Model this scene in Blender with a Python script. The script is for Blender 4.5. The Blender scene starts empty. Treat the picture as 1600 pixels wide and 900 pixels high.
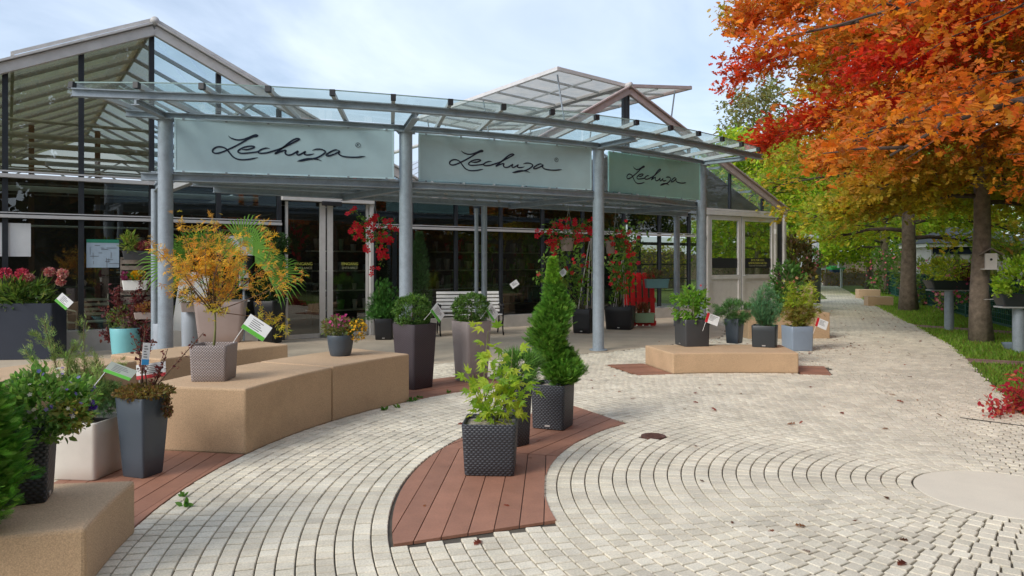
import bpy, bmesh, math, random
import numpy as np
from mathutils import Vector, Matrix
R = math.radians
PI = math.pi
rng = np.random.default_rng(11)
random.seed(5)
scene = bpy.context.scene
col = scene.collection

# ------------------------------------------------------------------ camera, sky, sun, exposure
F, EYE, HY = 1160.0, 1.55, 411.0          # focal length and horizon of the 1600x900 photograph, eye height in metres
cam_d = bpy.data.cameras.new('camera')
cam = bpy.data.objects.new('camera', cam_d); col.objects.link(cam)
cam.location = (0, 0, EYE); cam.rotation_euler = (R(90), 0, 0)
cam_d.sensor_width = 36; cam_d.lens = 36*F/1600; cam_d.shift_y = -(450-HY)/1600
cam_d.clip_start = 0.05; cam_d.clip_end = 2000
scene.camera = cam
scene.view_settings.view_transform = 'Standard'
scene.view_settings.look = 'None'
scene.view_settings.gamma = 1
scene.view_settings.exposure = 0.76
scene.render.engine = 'CYCLES'
scene.cycles.transparent_max_bounces = 24
scene.cycles.max_bounces = 8

SUN_EL, SUN_AZ = R(36), R(228)             # azimuth clockwise from +Y: behind the camera, to the left
world = bpy.data.worlds.new('World'); scene.world = world; world.use_nodes = True
nt = world.node_tree; nt.nodes.clear()
def wn(t, **k):
    n = nt.nodes.new(t)
    for a, b in k.items(): setattr(n, a, b)
    return n
sky = wn('ShaderNodeTexSky', sky_type='NISHITA', sun_disc=False)
sky.sun_elevation = SUN_EL; sky.sun_rotation = SUN_AZ
sky.air_density = 1.0; sky.dust_density = 1.5
tc = wn('ShaderNodeTexCoord'); sep = wn('ShaderNodeSeparateXYZ')
nt.links.new(tc.outputs['Generated'], sep.inputs[0])
zz = wn('ShaderNodeMath', operation='MAXIMUM'); nt.links.new(sep.outputs['Z'], zz.inputs[0]); zz.inputs[1].default_value = 0.0
za = wn('ShaderNodeMath', operation='ADD'); nt.links.new(zz.outputs[0], za.inputs[0]); za.inputs[1].default_value = 0.16
dx = wn('ShaderNodeMath', operation='DIVIDE'); nt.links.new(sep.outputs['X'], dx.inputs[0]); nt.links.new(za.outputs[0], dx.inputs[1])
dy = wn('ShaderNodeMath', operation='DIVIDE'); nt.links.new(sep.outputs['Y'], dy.inputs[0]); nt.links.new(za.outputs[0], dy.inputs[1])
cmb = wn('ShaderNodeCombineXYZ'); nt.links.new(dx.outputs[0], cmb.inputs[0]); nt.links.new(dy.outputs[0], cmb.inputs[1])
n1 = wn('ShaderNodeTexNoise'); n1.inputs['Scale'].default_value = 0.9; n1.inputs['Detail'].default_value = 6; n1.inputs['Roughness'].default_value = 0.55
n1.inputs['Distortion'].default_value = 0.6
nt.links.new(cmb.outputs[0], n1.inputs['Vector'])
cr = wn('ShaderNodeValToRGB'); nt.links.new(n1.outputs['Fac'], cr.inputs[0])
cr.color_ramp.elements[0].position = 0.36; cr.color_ramp.elements[0].color = (0.34, 0.34, 0.34, 1)
cr.color_ramp.elements[1].position = 0.66; cr.color_ramp.elements[1].color = (0.97, 0.97, 0.97, 1)
skm = wn('ShaderNodeMix', data_type='RGBA')
nt.links.new(cr.outputs[0], skm.inputs['Factor'])
nt.links.new(sky.outputs[0], skm.inputs['A'])
skm.inputs['B'].default_value = (5.7, 6.5, 7.75, 1)
bg = wn('ShaderNodeBackground'); bg.inputs['Strength'].default_value = 0.1
nt.links.new(skm.outputs['Result'], bg.inputs['Color'])
wo = wn('ShaderNodeOutputWorld'); nt.links.new(bg.outputs[0], wo.inputs[0])

sd = bpy.data.lights.new('sun', 'SUN'); sd.energy = 1.4; sd.angle = R(24); sd.color = (1, .95, .88)
sun = bpy.data.objects.new('sun', sd); col.objects.link(sun)
sv = Vector((math.sin(SUN_AZ)*math.cos(SUN_EL), math.cos(SUN_AZ)*math.cos(SUN_EL), math.sin(SUN_EL)))
sun.rotation_euler = sv.to_track_quat('Z', 'Y').to_euler()
sun.location = (-6, -8, 14)

# ------------------------------------------------------------------ materials
def mat(name, c, rough=0.6, metal=0.0, var=0.12, vscale=6.0, bump=0.0, bscale=80.0, spec=0.5, attr=False, fine=0.0, fscale=150.0, coat=0.0, pos=False, blotch=0.0):
    m = bpy.data.materials.new(name); m.use_nodes = True
    t = m.node_tree; b = t.nodes['Principled BSDF']
    b.inputs['Roughness'].default_value = rough; b.inputs['Metallic'].default_value = metal
    b.inputs['Specular IOR Level'].default_value = spec
    if coat: b.inputs['Coat Weight'].default_value = coat
    tcn = t.nodes.new('ShaderNodeTexCoord')
    if pos:
        class _T: pass
        ge = t.nodes.new('ShaderNodeNewGeometry'); tcn = _T(); tcn.outputs = {'Object': ge.outputs['Position']}
    src = None
    if attr:
        a = t.nodes.new('ShaderNodeAttribute'); a.attribute_name = 'Col'; src = a.outputs['Color']
    mixn = t.nodes.new('ShaderNodeMix'); mixn.data_type = 'RGBA'; mixn.blend_type = 'MULTIPLY'; mixn.inputs['Factor'].default_value = 1
    if src: t.links.new(src, mixn.inputs['A'])
    else: mixn.inputs['A'].default_value = (*c, 1)
    no = t.nodes.new('ShaderNodeTexNoise'); no.inputs['Scale'].default_value = vscale; no.inputs['Detail'].default_value = 5; no.inputs['Roughness'].default_value = .65
    t.links.new(tcn.outputs['Object'], no.inputs['Vector'])
    mr = t.nodes.new('ShaderNodeMapRange'); mr.inputs['From Min'].default_value = .3; mr.inputs['From Max'].default_value = .7
    mr.inputs['To Min'].default_value = 1-var; mr.inputs['To Max'].default_value = 1+var*.6
    t.links.new(no.outputs['Fac'], mr.inputs['Value'])
    fac = mr.outputs[0]
    if fine:
        n2 = t.nodes.new('ShaderNodeTexNoise'); n2.inputs['Scale'].default_value = fscale; n2.inputs['Detail'].default_value = 2
        t.links.new(tcn.outputs['Object'], n2.inputs['Vector'])
        m2 = t.nodes.new('ShaderNodeMapRange'); m2.inputs['From Min'].default_value = .3; m2.inputs['From Max'].default_value = .7
        m2.inputs['To Min'].default_value = 1-fine; m2.inputs['To Max'].default_value = 1+fine
        t.links.new(n2.outputs['Fac'], m2.inputs['Value'])
        mm = t.nodes.new('ShaderNodeMath'); mm.operation = 'MULTIPLY'
        t.links.new(fac, mm.inputs[0]); t.links.new(m2.outputs[0], mm.inputs[1]); fac = mm.outputs[0]
    if blotch:
        n3 = t.nodes.new('ShaderNodeTexNoise'); n3.inputs['Scale'].default_value = .75; n3.inputs['Detail'].default_value = 7; n3.inputs['Roughness'].default_value = .7
        t.links.new(tcn.outputs['Object'], n3.inputs['Vector'])
        m3 = t.nodes.new('ShaderNodeMapRange'); m3.inputs['From Min'].default_value = .50; m3.inputs['From Max'].default_value = .68
        m3.inputs['To Min'].default_value = 1; m3.inputs['To Max'].default_value = 1-blotch
        t.links.new(n3.outputs['Fac'], m3.inputs['Value'])
        mm = t.nodes.new('ShaderNodeMath'); mm.operation = 'MULTIPLY'
        t.links.new(fac, mm.inputs[0]); t.links.new(m3.outputs[0], mm.inputs[1]); fac = mm.outputs[0]
    t.links.new(fac, mixn.inputs['B'])
    t.links.new(mixn.outputs['Result'], b.inputs['Base Color'])
    if bump:
        nb = t.nodes.new('ShaderNodeTexNoise'); nb.inputs['Scale'].default_value = bscale; nb.inputs['Detail'].default_value = 4
        t.links.new(tcn.outputs['Object'], nb.inputs['Vector'])
        bp = t.nodes.new('ShaderNodeBump'); bp.inputs['Strength'].default_value = bump; bp.inputs['Distance'].default_value = .01
        t.links.new(nb.outputs['Fac'], bp.inputs['Height']); t.links.new(bp.outputs[0], b.inputs['Normal'])
    return m

def wicker_mat(name, c, W_=.034, R_=.0165):
    m = bpy.data.materials.new(name); m.use_nodes = True
    t = m.node_tree; b = t.nodes['Principled BSDF']; b.inputs['Roughness'].default_value = .45
    tcn = t.nodes.new('ShaderNodeTexCoord'); s = t.nodes.new('ShaderNodeSeparateXYZ'); t.links.new(tcn.outputs['Object'], s.inputs[0])
    ad = t.nodes.new('ShaderNodeMath'); ad.operation = 'ADD'; t.links.new(s.outputs['X'], ad.inputs[0]); t.links.new(s.outputs['Y'], ad.inputs[1])
    cm = t.nodes.new('ShaderNodeCombineXYZ'); t.links.new(ad.outputs[0], cm.inputs[0]); t.links.new(s.outputs['Z'], cm.inputs[1])
    def mth(op, x, y=None):
        n = t.nodes.new('ShaderNodeMath'); n.operation = op
        for i, v in enumerate((x, y)):
            if v is None: continue
            if isinstance(v, (int, float)): n.inputs[i].default_value = v
            else: t.links.new(v, n.inputs[i])
        return n.outputs[0]
    row = mth('FLOOR', mth('DIVIDE', s.outputs['Z'], R_))
    ph = mth('ADD', mth('MULTIPLY', ad.outputs[0], 2*PI/W_), mth('MULTIPLY', row, PI))
    over = mth('ADD', mth('MULTIPLY', mth('SINE', ph), .5), .5)
    rp = mth('ABSOLUTE', mth('SINE', mth('MULTIPLY', s.outputs['Z'], PI/R_)))
    hgt = mth('MULTIPLY', mth('POWER', over, .7), mth('POWER', rp, .6))
    mixc_ = t.nodes.new('ShaderNodeMix'); mixc_.data_type = 'RGBA'; t.links.new(hgt, mixc_.inputs['Factor'])
    mixc_.inputs['A'].default_value = (*[x*.40 for x in c], 1); mixc_.inputs['B'].default_value = (*[x*1.2 for x in c], 1)
    t.links.new(mixc_.outputs['Result'], b.inputs['Base Color'])
    bp = t.nodes.new('ShaderNodeBump'); bp.inputs['Strength'].default_value = .9; bp.inputs['Distance'].default_value = .005
    t.links.new(hgt, bp.inputs['Height']); t.links.new(bp.outputs[0], b.inputs['Normal'])
    return m

def leaf_mat(name, trans=.55, rough=.5, spec=.35):
    m = bpy.data.materials.new(name); m.use_nodes = True
    t = m.node_tree; b = t.nodes['Principled BSDF']; out = t.nodes['Material Output']
    b.inputs['Roughness'].default_value = rough; b.inputs['Specular IOR Level'].default_value = spec
    a = t.nodes.new('ShaderNodeAttribute'); a.attribute_name = 'Col'
    t.links.new(a.outputs['Color'], b.inputs['Base Color'])
    tr = t.nodes.new('ShaderNodeBsdfTranslucent')
    g = t.nodes.new('ShaderNodeMix'); g.data_type = 'RGBA'; g.blend_type = 'MULTIPLY'; g.inputs['Factor'].default_value = 1
    t.links.new(a.outputs['Color'], g.inputs['A']); g.inputs['B'].default_value = (1.25, 1.25, .8, 1)
    t.links.new(g.outputs['Result'], tr.inputs['Color'])
    mx = t.nodes.new('ShaderNodeMixShader'); mx.inputs[0].default_value = trans
    t.links.new(b.outputs[0], mx.inputs[1]); t.links.new(tr.outputs[0], mx.inputs[2]); t.links.new(mx.outputs[0], out.inputs[0])
    return m

def glass_mat(name, tint, ior=1.5, rough=0.0, dirt_or_refl=0.0, dirt_refl_col=(.5, .55, .5), gain=1.0, wav=0.0):
    m = bpy.data.materials.new(name); m.use_nodes = True
    t = m.node_tree; t.nodes.remove(t.nodes['Principled BSDF']); out = t.nodes['Material Output']
    tp = t.nodes.new('ShaderNodeBsdfTransparent'); tp.inputs[0].default_value = (*tint, 1)
    gl = t.nodes.new('ShaderNodeBsdfGlossy'); gl.inputs['Roughness'].default_value = rough
    fr = t.nodes.new('ShaderNodeFresnel'); fr.inputs['IOR'].default_value = ior
    mg = t.nodes.new('ShaderNodeMath'); mg.operation = 'MULTIPLY'; mg.use_clamp = True; mg.inputs[1].default_value = gain
    t.links.new(fr.outputs[0], mg.inputs[0])
    mx = t.nodes.new('ShaderNodeMixShader'); t.links.new(mg.outputs[0], mx.inputs[0])
    t.links.new(tp.outputs[0], mx.inputs[1]); t.links.new(gl.outputs[0], mx.inputs[2])
    last = mx.outputs[0]
    tcn = t.nodes.new('ShaderNodeTexCoord')
    if wav:
        nb = t.nodes.new('ShaderNodeTexNoise'); nb.inputs['Scale'].default_value = 1.3; nb.inputs['Detail'].default_value = 1
        t.links.new(tcn.outputs['Object'], nb.inputs['Vector'])
        bp = t.nodes.new('ShaderNodeBump'); bp.inputs['Strength'].default_value = wav; bp.inputs['Distance'].default_value = .02
        t.links.new(nb.outputs['Fac'], bp.inputs['Height']); t.links.new(bp.outputs[0], gl.inputs['Normal'])
    if dirt_or_refl:  # dirt film; also the painted reflection veil on gable and left roof
        no = t.nodes.new('ShaderNodeTexNoise'); no.inputs['Scale'].default_value = 2.5; no.inputs['Detail'].default_value = 5
        t.links.new(tcn.outputs['Object'], no.inputs['Vector'])
        mr = t.nodes.new('ShaderNodeMapRange'); mr.inputs['From Min'].default_value = .3; mr.inputs['From Max'].default_value = .75
        mr.inputs['To Min'].default_value = dirt_or_refl*.45; mr.inputs['To Max'].default_value = dirt_or_refl
        t.links.new(no.outputs['Fac'], mr.inputs[0])
        df = t.nodes.new('ShaderNodeBsdfDiffuse'); df.inputs[0].default_value = (*dirt_refl_col, 1)
        tl = t.nodes.new('ShaderNodeBsdfTranslucent'); tl.inputs[0].default_value = (*dirt_refl_col, 1)
        ms = t.nodes.new('ShaderNodeMixShader'); ms.inputs[0].default_value = .6
        t.links.new(df.outputs[0], ms.inputs[1]); t.links.new(tl.outputs[0], ms.inputs[2])
        m3 = t.nodes.new('ShaderNodeMixShader'); t.links.new(mr.outputs[0], m3.inputs[0])
        t.links.new(last, m3.inputs[1]); t.links.new(ms.outputs[0], m3.inputs[2]); last = m3.outputs[0]
    t.links.new(last, out.inputs[0])
    return m

M = {}
M['concrete'] = mat('tan cast concrete', (.55, .378, .228), .85, var=.14, vscale=3, bump=.4, bscale=130, fine=.2, fscale=150, blotch=.16)
M['paver'] = mat('pale paver', (1, 1, 1), .85, var=.20, vscale=2.2, bump=.25, bscale=140, attr=True, fine=.14, fscale=90, pos=True, blotch=.13)
M['sand'] = mat('joint sand', (.095, .082, .062), .95, var=.4, vscale=4, bump=.3, bscale=150)
M['disc'] = mat('pale stone disc', (.70, .635, .51), .8, blotch=.08, var=.06, vscale=3, bump=.15, bscale=120, fine=.06)
M['slab'] = mat('tan forecourt concrete', (.52, .43, .315), .85, var=.2, vscale=1.2, bump=.2, bscale=90, fine=.1)
M['deck'] = mat('red brown deck board', (1, 1, 1), .6, var=.14, vscale=5, bump=.2, bscale=60, attr=True, fine=.08, fscale=120)
M['steel'] = mat('galvanised steel', (.32, .375, .425), .5, .1, var=.16, vscale=9, bump=.05, bscale=60, fine=.08, fscale=60)
M['steel_l'] = mat('pale aluminium bar', (.50, .52, .52), .45, .3, var=.1, vscale=7)
M['barge'] = mat('weathered aluminium', (.62, .60, .585), .5, .05, var=.14, vscale=5)
M['barge_pink'] = mat('pinkish aluminium', (.50, .40, .385), .5, .2, var=.14, vscale=5)
M['black'] = mat('black rubber', (.015, .015, .017), .5)
M['mullion'] = mat('dark mullion', (.035, .04, .048), .45, .3, var=.2)
M['white_alu'] = mat('off white frame', (.64, .62, .59), .45, .1, var=.08)
M['white'] = mat('white paint', (.78, .77, .74), .5, var=.08)
M['wall'] = mat('pale plinth', (.52, .50, .46), .8, var=.15, vscale=3, bump=.1)
M['dark_in'] = mat('dark interior', (.022, .022, .024), .8, var=.5, vscale=1.2)
M['floor_in'] = mat('interior floor', (.16, .15, .14), .6, var=.3, vscale=1.5)
M['blocker_in'] = mat('added light blocker', (.03, .032, .03), .9, var=.3)  # for the added ceiling sheets that keep roof light out
M['pipe'] = mat('pale pipe', (.72, .76, .66), .4, 0, var=.12)
M['rust'] = mat('rust red interior frame', (.13, .06, .035), .7, var=.3)
M['duct'] = mat('silver duct', (.62, .62, .60), .35, .5, var=.15)
M['red'] = mat('red painted wood', (.62, .015, .02), .45, var=.2, vscale=8, bump=.1, bscale=40)
M['iron'] = mat('black cast iron', (.02, .02, .022), .45, .3)
M['transom'] = mat('grey white transom', (.56, .55, .54), .45, .1, var=.08)
M['cardblue2'] = mat('pale blue paper', (.42, .52, .60), .5)
M['cardgrey'] = mat('grey green card', (.33, .36, .30), .5)
M['lining'] = mat('roof lining cloth', (.40, .36, .31), .9, var=.35, vscale=1.5)
M['soil'] = mat('potting soil', (.05, .033, .022), .95, var=.5, vscale=30, bump=.8, bscale=70)
M['grit'] = mat('pale grit', (.36, .31, .26), .9, var=.5, vscale=60, bump=.8, bscale=110)
M['bark'] = mat('oak bark', (.21, .165, .125), .9, var=.45, vscale=9, bump=.9, bscale=28)
M['branch'] = mat('dark branch bark', (.085, .062, .05), .9, var=.4, vscale=9, bump=.6, bscale=28)
M['twig'] = mat('brown twig', (.13, .075, .045), .8, var=.3, vscale=20)
M['greenstem'] = mat('green stem', (.19, .20, .07), .7, var=.3, vscale=20)
M['leaf'] = leaf_mat('leaf')
M['needle'] = leaf_mat('needle', .15, .6, .25)
M['petal'] = leaf_mat('petal', .25, .6, .2)
M['wood'] = mat('grey weathered wood', (.24, .20, .165), .8, var=.35, vscale=12, bump=.3, bscale=60)
M['fence'] = mat('dark green fence', (.012, .075, .055), .5, .1, var=.15)
M['roofdark'] = mat('dark slate roof', (.06, .065, .085), .6, var=.2)
M['brickpath'] = mat('red brown path', (.27, .165, .125), .9, var=.3, vscale=5, bump=.3, bscale=60)
M['grassground'] = mat('grass ground', (.15, .20, .04), .95, var=.4, vscale=1.5, bump=.5, bscale=40)
M['textdark'] = mat('dark blue lettering', (.012, .02, .045), .4, var=.05)
M['yellowtext'] = mat('yellow vinyl', (.55, .55, .10), .5, var=.05)
M['greytext'] = mat('grey vinyl', (.33, .34, .20), .5, var=.05)
M['ink'] = mat('grey ink', (.16, .16, .17), .6)
M['card'] = mat('white card', (.74, .75, .74), .4, var=.05)
M['cardred'] = mat('red print', (.55, .02, .03), .4, var=.05)
M['cardgreen'] = mat('green print', (.10, .42, .03), .4, var=.05)
M['cardblue'] = mat('blue print', (.05, .30, .60), .4, var=.05)
M['manhole'] = mat('rusty iron', (.13, .06, .045), .7, .2, var=.3, vscale=20, bump=.5, bscale=50)
M['gl_front'] = glass_mat('greenhouse glass', (.50, .54, .49), 1.75, 0.0, .05, (.30, .30, .22), 1.9, .12)
M['gl_gable'] = glass_mat('gable glass', (.55, .55, .47), 1.75, 0.0, .17, (.34, .22, .09), 3.0, .15)  # brown veil painted in, standing for mirrored autumn trees
M['gl_roof'] = glass_mat('roof glass', (.84, .92, .95), 1.45, 0.0, .10, (.55, .6, .62))
M['gl_roof_refl'] = glass_mat('roof glass with painted reflection', (.62, .64, .52), 1.45, 0.0, .5, (.20, .17, .09))  # brown coat painted in for tree reflections on the left slope
M['gl_edge'] = mat('green glass edge', (.30, .42, .40), .3)
M['gl_canopy'] = glass_mat('canopy glass', (.80, .90, .87), 1.5, 0.02, .13, (.62, .72, .68))
M['vent'] = glass_mat('opal vent panel', (.55, .54, .50), 1.4, .1, .8, (.68, .64, .57))
def pm(name, c, r=.4): return mat(name, c, r, var=.06, vscale=5, bump=.03, bscale=200)
M['p_slate'] = pm('slate blue plastic', (.062, .082, .105))
M['p_cream'] = pm('cream plastic', (.66, .62, .55))
M['p_anth'] = pm('anthracite plastic', (.022, .026, .032), .45)
M['p_dgrey'] = pm('dark grey plastic', (.05, .052, .056))
M['p_dark'] = pm('charcoal plastic', (.028, .034, .038))
M['p_lblue'] = pm('pale blue plastic', (.25, .31, .39))
M['p_teal'] = pm('teal plastic', (.16, .36, .40))
M['p_turq'] = pm('turquoise plastic', (.20, .52, .56))
M['p_mint'] = pm('pale green plastic', (.33, .52, .33))
M['p_taupe'] = pm('taupe plastic', (.36, .29, .265))
M['p_black'] = pm('black plastic', (.013, .014, .017))
M['p_blgrey'] = pm('grey blue plastic', (.36, .40, .45))
M['p_bed'] = pm('dark blue trough', (.018, .024, .040), .5)
M['w_anth'] = wicker_mat('anthracite wicker', (.052, .057, .068))
M['w_taupe'] = wicker_mat('taupe wicker', (.40, .335, .32), .024, .0115)
M['w_brown'] = wicker_mat('aubergine wicker', (.075, .055, .066), .026, .013)
M['s_steel'] = mat('brushed badge', (.6, .6, .6), .3, .8)

# ------------------------------------------------------------------ builders
def link(o, parent=None):
    col.objects.link(o)
    if parent is not None: o.parent = parent
    return o
def tag(o, label=None, cat=None, group=None, kind=None):
    if label: o['label'] = label
    if cat: o['category'] = cat
    if group: o['group'] = group
    if kind: o['kind'] = kind
    return o
def thing(name, label, cat, loc=(0, 0, 0), rz=0.0, group=None):
    o = bpy.data.objects.new(name, None); o.empty_display_size = .1
    o.location = loc; o.rotation_euler = (0, 0, rz); link(o)
    return tag(o, label, cat, group)

class MB:
    def __init__(s): s.v = []; s.f = []
    def add(s, vs, fs):
        b = len(s.v); s.v += [tuple(v) for v in vs]; s.f += [tuple(i+b for i in f) for f in fs]; return s
    def box(s, c, d, rz=0.0, m=None):
        vs = []
        for z in (-.5, .5):
            for x, y in ((-.5, -.5), (.5, -.5), (.5, .5), (-.5, .5)):
                vs.append(Vector((x*d[0], y*d[1], z*d[2])))
        mt = m or Matrix.Rotation(rz, 3, 'Z')
        vs = [mt @ v + Vector(c) for v in vs]
        return s.add(vs, [(3, 2, 1, 0), (4, 5, 6, 7), (0, 1, 5, 4), (1, 2, 6, 5), (2, 3, 7, 6), (3, 0, 4, 7)])
    def bar(s, p0, p1, w, h, up=(0, 0, 1)):
        p0, p1 = Vector(p0), Vector(p1); d = (p1-p0); L = d.length; d.normalize()
        u = Vector(up); x = d.cross(u)
        if x.length < 1e-4: x = d.cross(Vector((0, 1, 0)))
        x.normalize(); z = x.cross(d).normalized()
        m = Matrix((x, d, z)).transposed()
        return s.box((p0+p1)/2, (w, L, h), m=m)
    def tube(s, pts, r, n=8, cap=True):
        pts = [Vector(p) for p in pts]
        if not isinstance(r, (list, tuple)): r = [r]*len(pts)
        rings = []; ref = Vector((.123, .31, .94)).normalized()
        for i, p in enumerate(pts):
            d = (pts[min(i+1, len(pts)-1)]-pts[max(i-1, 0)])
            if d.length < 1e-9: d = Vector((0, 0, 1))
            d.normalize()
            x = d.cross(ref)
            if x.length < .05: x = d.cross(Vector((1, 0, 0)))
            x.normalize(); y = d.cross(x); ref = y if False else ref
            rings.append([p+(x*math.cos(2*PI*k/n)+y*math.sin(2*PI*k/n))*r[i] for k in range(n)])
        return s.loft(rings, cap, cap)
    def loft(s, rings, cap0=True, cap1=True):
        n = len(rings[0]); b = len(s.v)
        for rg in rings: s.v += [tuple(p) for p in rg]
        for i in range(len(rings)-1):
            for k in range(n):
                s.f.append((b+i*n+k, b+i*n+(k+1) % n, b+(i+1)*n+(k+1) % n, b+(i+1)*n+k))
        if cap0: s.f.append(tuple(b+k for k in reversed(range(n))))
        if cap1: s.f.append(tuple(b+(len(rings)-1)*n+k for k in range(n)))
        return s
    def prism(s, poly, z0, z1):
        n = len(poly); vs = [(x, y, z0) for x, y in poly]+[(x, y, z1) for x, y in poly]
        fs = [tuple(reversed(range(n))), tuple(range(n, 2*n))]+[(k, (k+1) % n, n+(k+1) % n, n+k) for k in range(n)]
        return s.add(vs, fs)
    def build(s, name, m, parent=None, smooth=False, bevel=0.0, seg=2, colr=None, angle=None):
        me = bpy.data.meshes.new(name); me.from_pydata(s.v, [], s.f)
        if bevel:
            bm = bmesh.new(); bm.from_mesh(me); bmesh.ops.remove_doubles(bm, verts=bm.verts, dist=1e-5)
            bm.normal_update()
            es = [e for e in bm.edges if len(e.link_faces) == 2 and e.calc_face_angle(0) > R(25)]
            bmesh.ops.bevel(bm, geom=es, offset=bevel, segments=seg, profile=.5, affect='EDGES', clamp_overlap=True)
            bm.to_mesh(me); bm.free()
        me.validate(); me.update()
        if colr is not None:
            a = me.attributes.new('Col', 'FLOAT_COLOR', 'POINT')
            a.data.foreach_set('color', np.tile(np.array([*colr, 1.0], dtype=np.float32), len(me.vertices)))
        if smooth: me.polygons.foreach_set('use_smooth', np.ones(len(me.polygons), bool))
        if m is not None: me.materials.append(m)
        o = bpy.data.objects.new(name, me)
        if angle: me.set_sharp_from_angle(angle=angle)
        return link(o, parent)

def npmesh(name, V, faces, cols=None, m=None, parent=None, smooth=False):
    """V (n,3); faces: list of (k,c) int arrays"""
    me = bpy.data.meshes.new(name)
    me.vertices.add(len(V)); me.vertices.foreach_set('co', np.ascontiguousarray(V, dtype=np.float32).ravel())
    nl = sum(f.size for f in faces); npoly = sum(len(f) for f in faces)
    me.loops.add(nl); me.polygons.add(npoly)
    me.loops.foreach_set('vertex_index', np.concatenate([f.ravel() for f in faces]).astype(np.int32))
    tot = np.concatenate([np.full(len(f), f.shape[1], np.int32) for f in faces])
    st = np.concatenate([[0], np.cumsum(tot)[:-1]]).astype(np.int32)
    me.polygons.foreach_set('loop_start', st)
    me.polygons.foreach_set('use_smooth', np.full(npoly, smooth, bool))
    me.update(calc_edges=True)
    if cols is not None:
        a = me.attributes.new('Col', 'FLOAT_COLOR', 'POINT')
        c = np.ones((len(V), 4), np.float32); c[:, :3] = cols
        a.data.foreach_set('color', c.ravel())
    if m: me.materials.append(m)
    o = bpy.data.objects.new(name, me)
    return link(o, parent)

# leaf templates: x along the leaf, y across, z up
TPL = {
 'diamond': (np.array([(0, 0, 0), (.45, .3, .06), (1, 0, 0), (.45, -.3, .06)]), [(0, 3, 2), (0, 2, 1)]),
 'ovate': (np.array([(0, 0, 0), (.3, .27, .06), (.3, -.27, .06), (.35, 0, 0), (.7, .2, .02), (.7, -.2, .02), (.72, 0, -.03), (1, 0, -.12)]),
           [(0, 3, 1), (0, 2, 3), (1, 3, 6), (1, 6, 4), (3, 2, 5), (3, 5, 6), (4, 6, 7), (6, 5, 7)]),
 'lance': (np.array([(0, 0, 0), (.4, .11, .03), (.4, -.11, .03), (1, 0, -.12)]), [(0, 2, 3), (0, 3, 1)]),
 'needle': (np.array([(0, .035, 0), (0, -.035, 0), (1, 0, 0)]), [(0, 1, 2)]),
}
def _oak():
    prof = [(0, .012), (.22, .26), (.30, .06), (.5, .40), (.56, .08), (.80, .28), (1.0, .0)]
    # lobes swept forward
    L = [(x+(.10 if w > .2 else 0), w, .05*math.sin(x*3)+(.05 if w > .2 else 0)) for x, w in prof]
    v = [(0, 0, 0)]
    fs = []
    n = len(L)
    V = [(x, w, z) for x, w, z in L]+[(x, -w, z) for x, w, z in L]
    for i in range(n-1):
        fs += [(i, n+i, n+i+1)]+([(i, n+i+1, i+1)] if i < n-2 else [])
    return np.array(V), fs
TPL['oak'] = _oak()
def _maple():
    pts = []
    lobes = [(-150, .34), (-92, .60), (-42, .82), (0, 1.0), (42, .82), (92, .60), (150, .34)]
    c = (.32, 0)
    for i, (a, r) in enumerate(lobes):
        a_ = R(a); pts.append((c[0]+r*.68*math.cos(a_), r*.72*math.sin(a_), -.10*r))
        if i < len(lobes)-1:
            b = R((a+lobes[i+1][0])/2); rr = .27
            pts.append((c[0]+rr*math.cos(b), rr*math.sin(b), .02))
    V = [(c[0], 0, .0)]+pts
    fs = [(0, k, k+1) for k in range(1, len(pts))]+[(0, len(pts), 1)]
    return np.array(V), fs
TPL['maple'] = _maple()
def _spray(n=4, side=.42):
    V = []; fs = []
    def dia(p, d, L, w):
        b = len(V); q = (-d[1], d[0])
        V.extend([(p[0], p[1], 0), (p[0]+d[0]*L*.5+q[0]*w, p[1]+d[1]*L*.5+q[1]*w, .02), (p[0]+d[0]*L, p[1]+d[1]*L, -.02), (p[0]+d[0]*L*.5-q[0]*w, p[1]+d[1]*L*.5-q[1]*w, .02)])
        fs.extend([(b, b+3, b+2), (b, b+2, b+1)])
    dia((0, 0), (1, 0), 1, .024)
    for k in range(n):
        x = .15+.62*k/n
        for s in (1, -1):
            a = R(38)*s; dia((x, 0), (math.cos(a), math.sin(a)), side*(1-.45*k/n), .024)
    return np.array(V), fs
TPL['spray'] = _spray(5, .5)
TPL['spray2'] = _spray(2, .5)
def _star():
    V = [(0, 0, 0)]; fs = []
    for a in (-95, -48, 0, 48, 95):
        b = len(V); d = (math.cos(R(a)), math.sin(R(a))); q = (-d[1], d[0]); L = 1-.0035*abs(a)
        V += [(d[0]*L*.45+q[0]*.075, d[1]*L*.45+q[1]*.075, .02), (d[0]*L, d[1]*L, -.12), (d[0]*L*.45-q[0]*.075, d[1]*L*.45-q[1]*.075, .02)]
        fs += [(0, b+2, b+1), (0, b+1, b)]
    return np.array(V), fs
TPL['star'] = _star()
def _flower(n=5):
    V = [(0, 0, -.15)]; fs = []
    for k in range(n):
        a = 2*PI*k/n; b = len(V)
        for da, r, z in ((-.50, .75, .05), (0, 1.0, .0), (.50, .75, .05)):
            V.append((r*math.cos(a+da), r*math.sin(a+da), z))
        fs += [(0, b, b+1), (0, b+1, b+2)]
    return np.array(V)*np.array([.5, .5, .5]), fs
TPL['flower'] = _flower()

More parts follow.
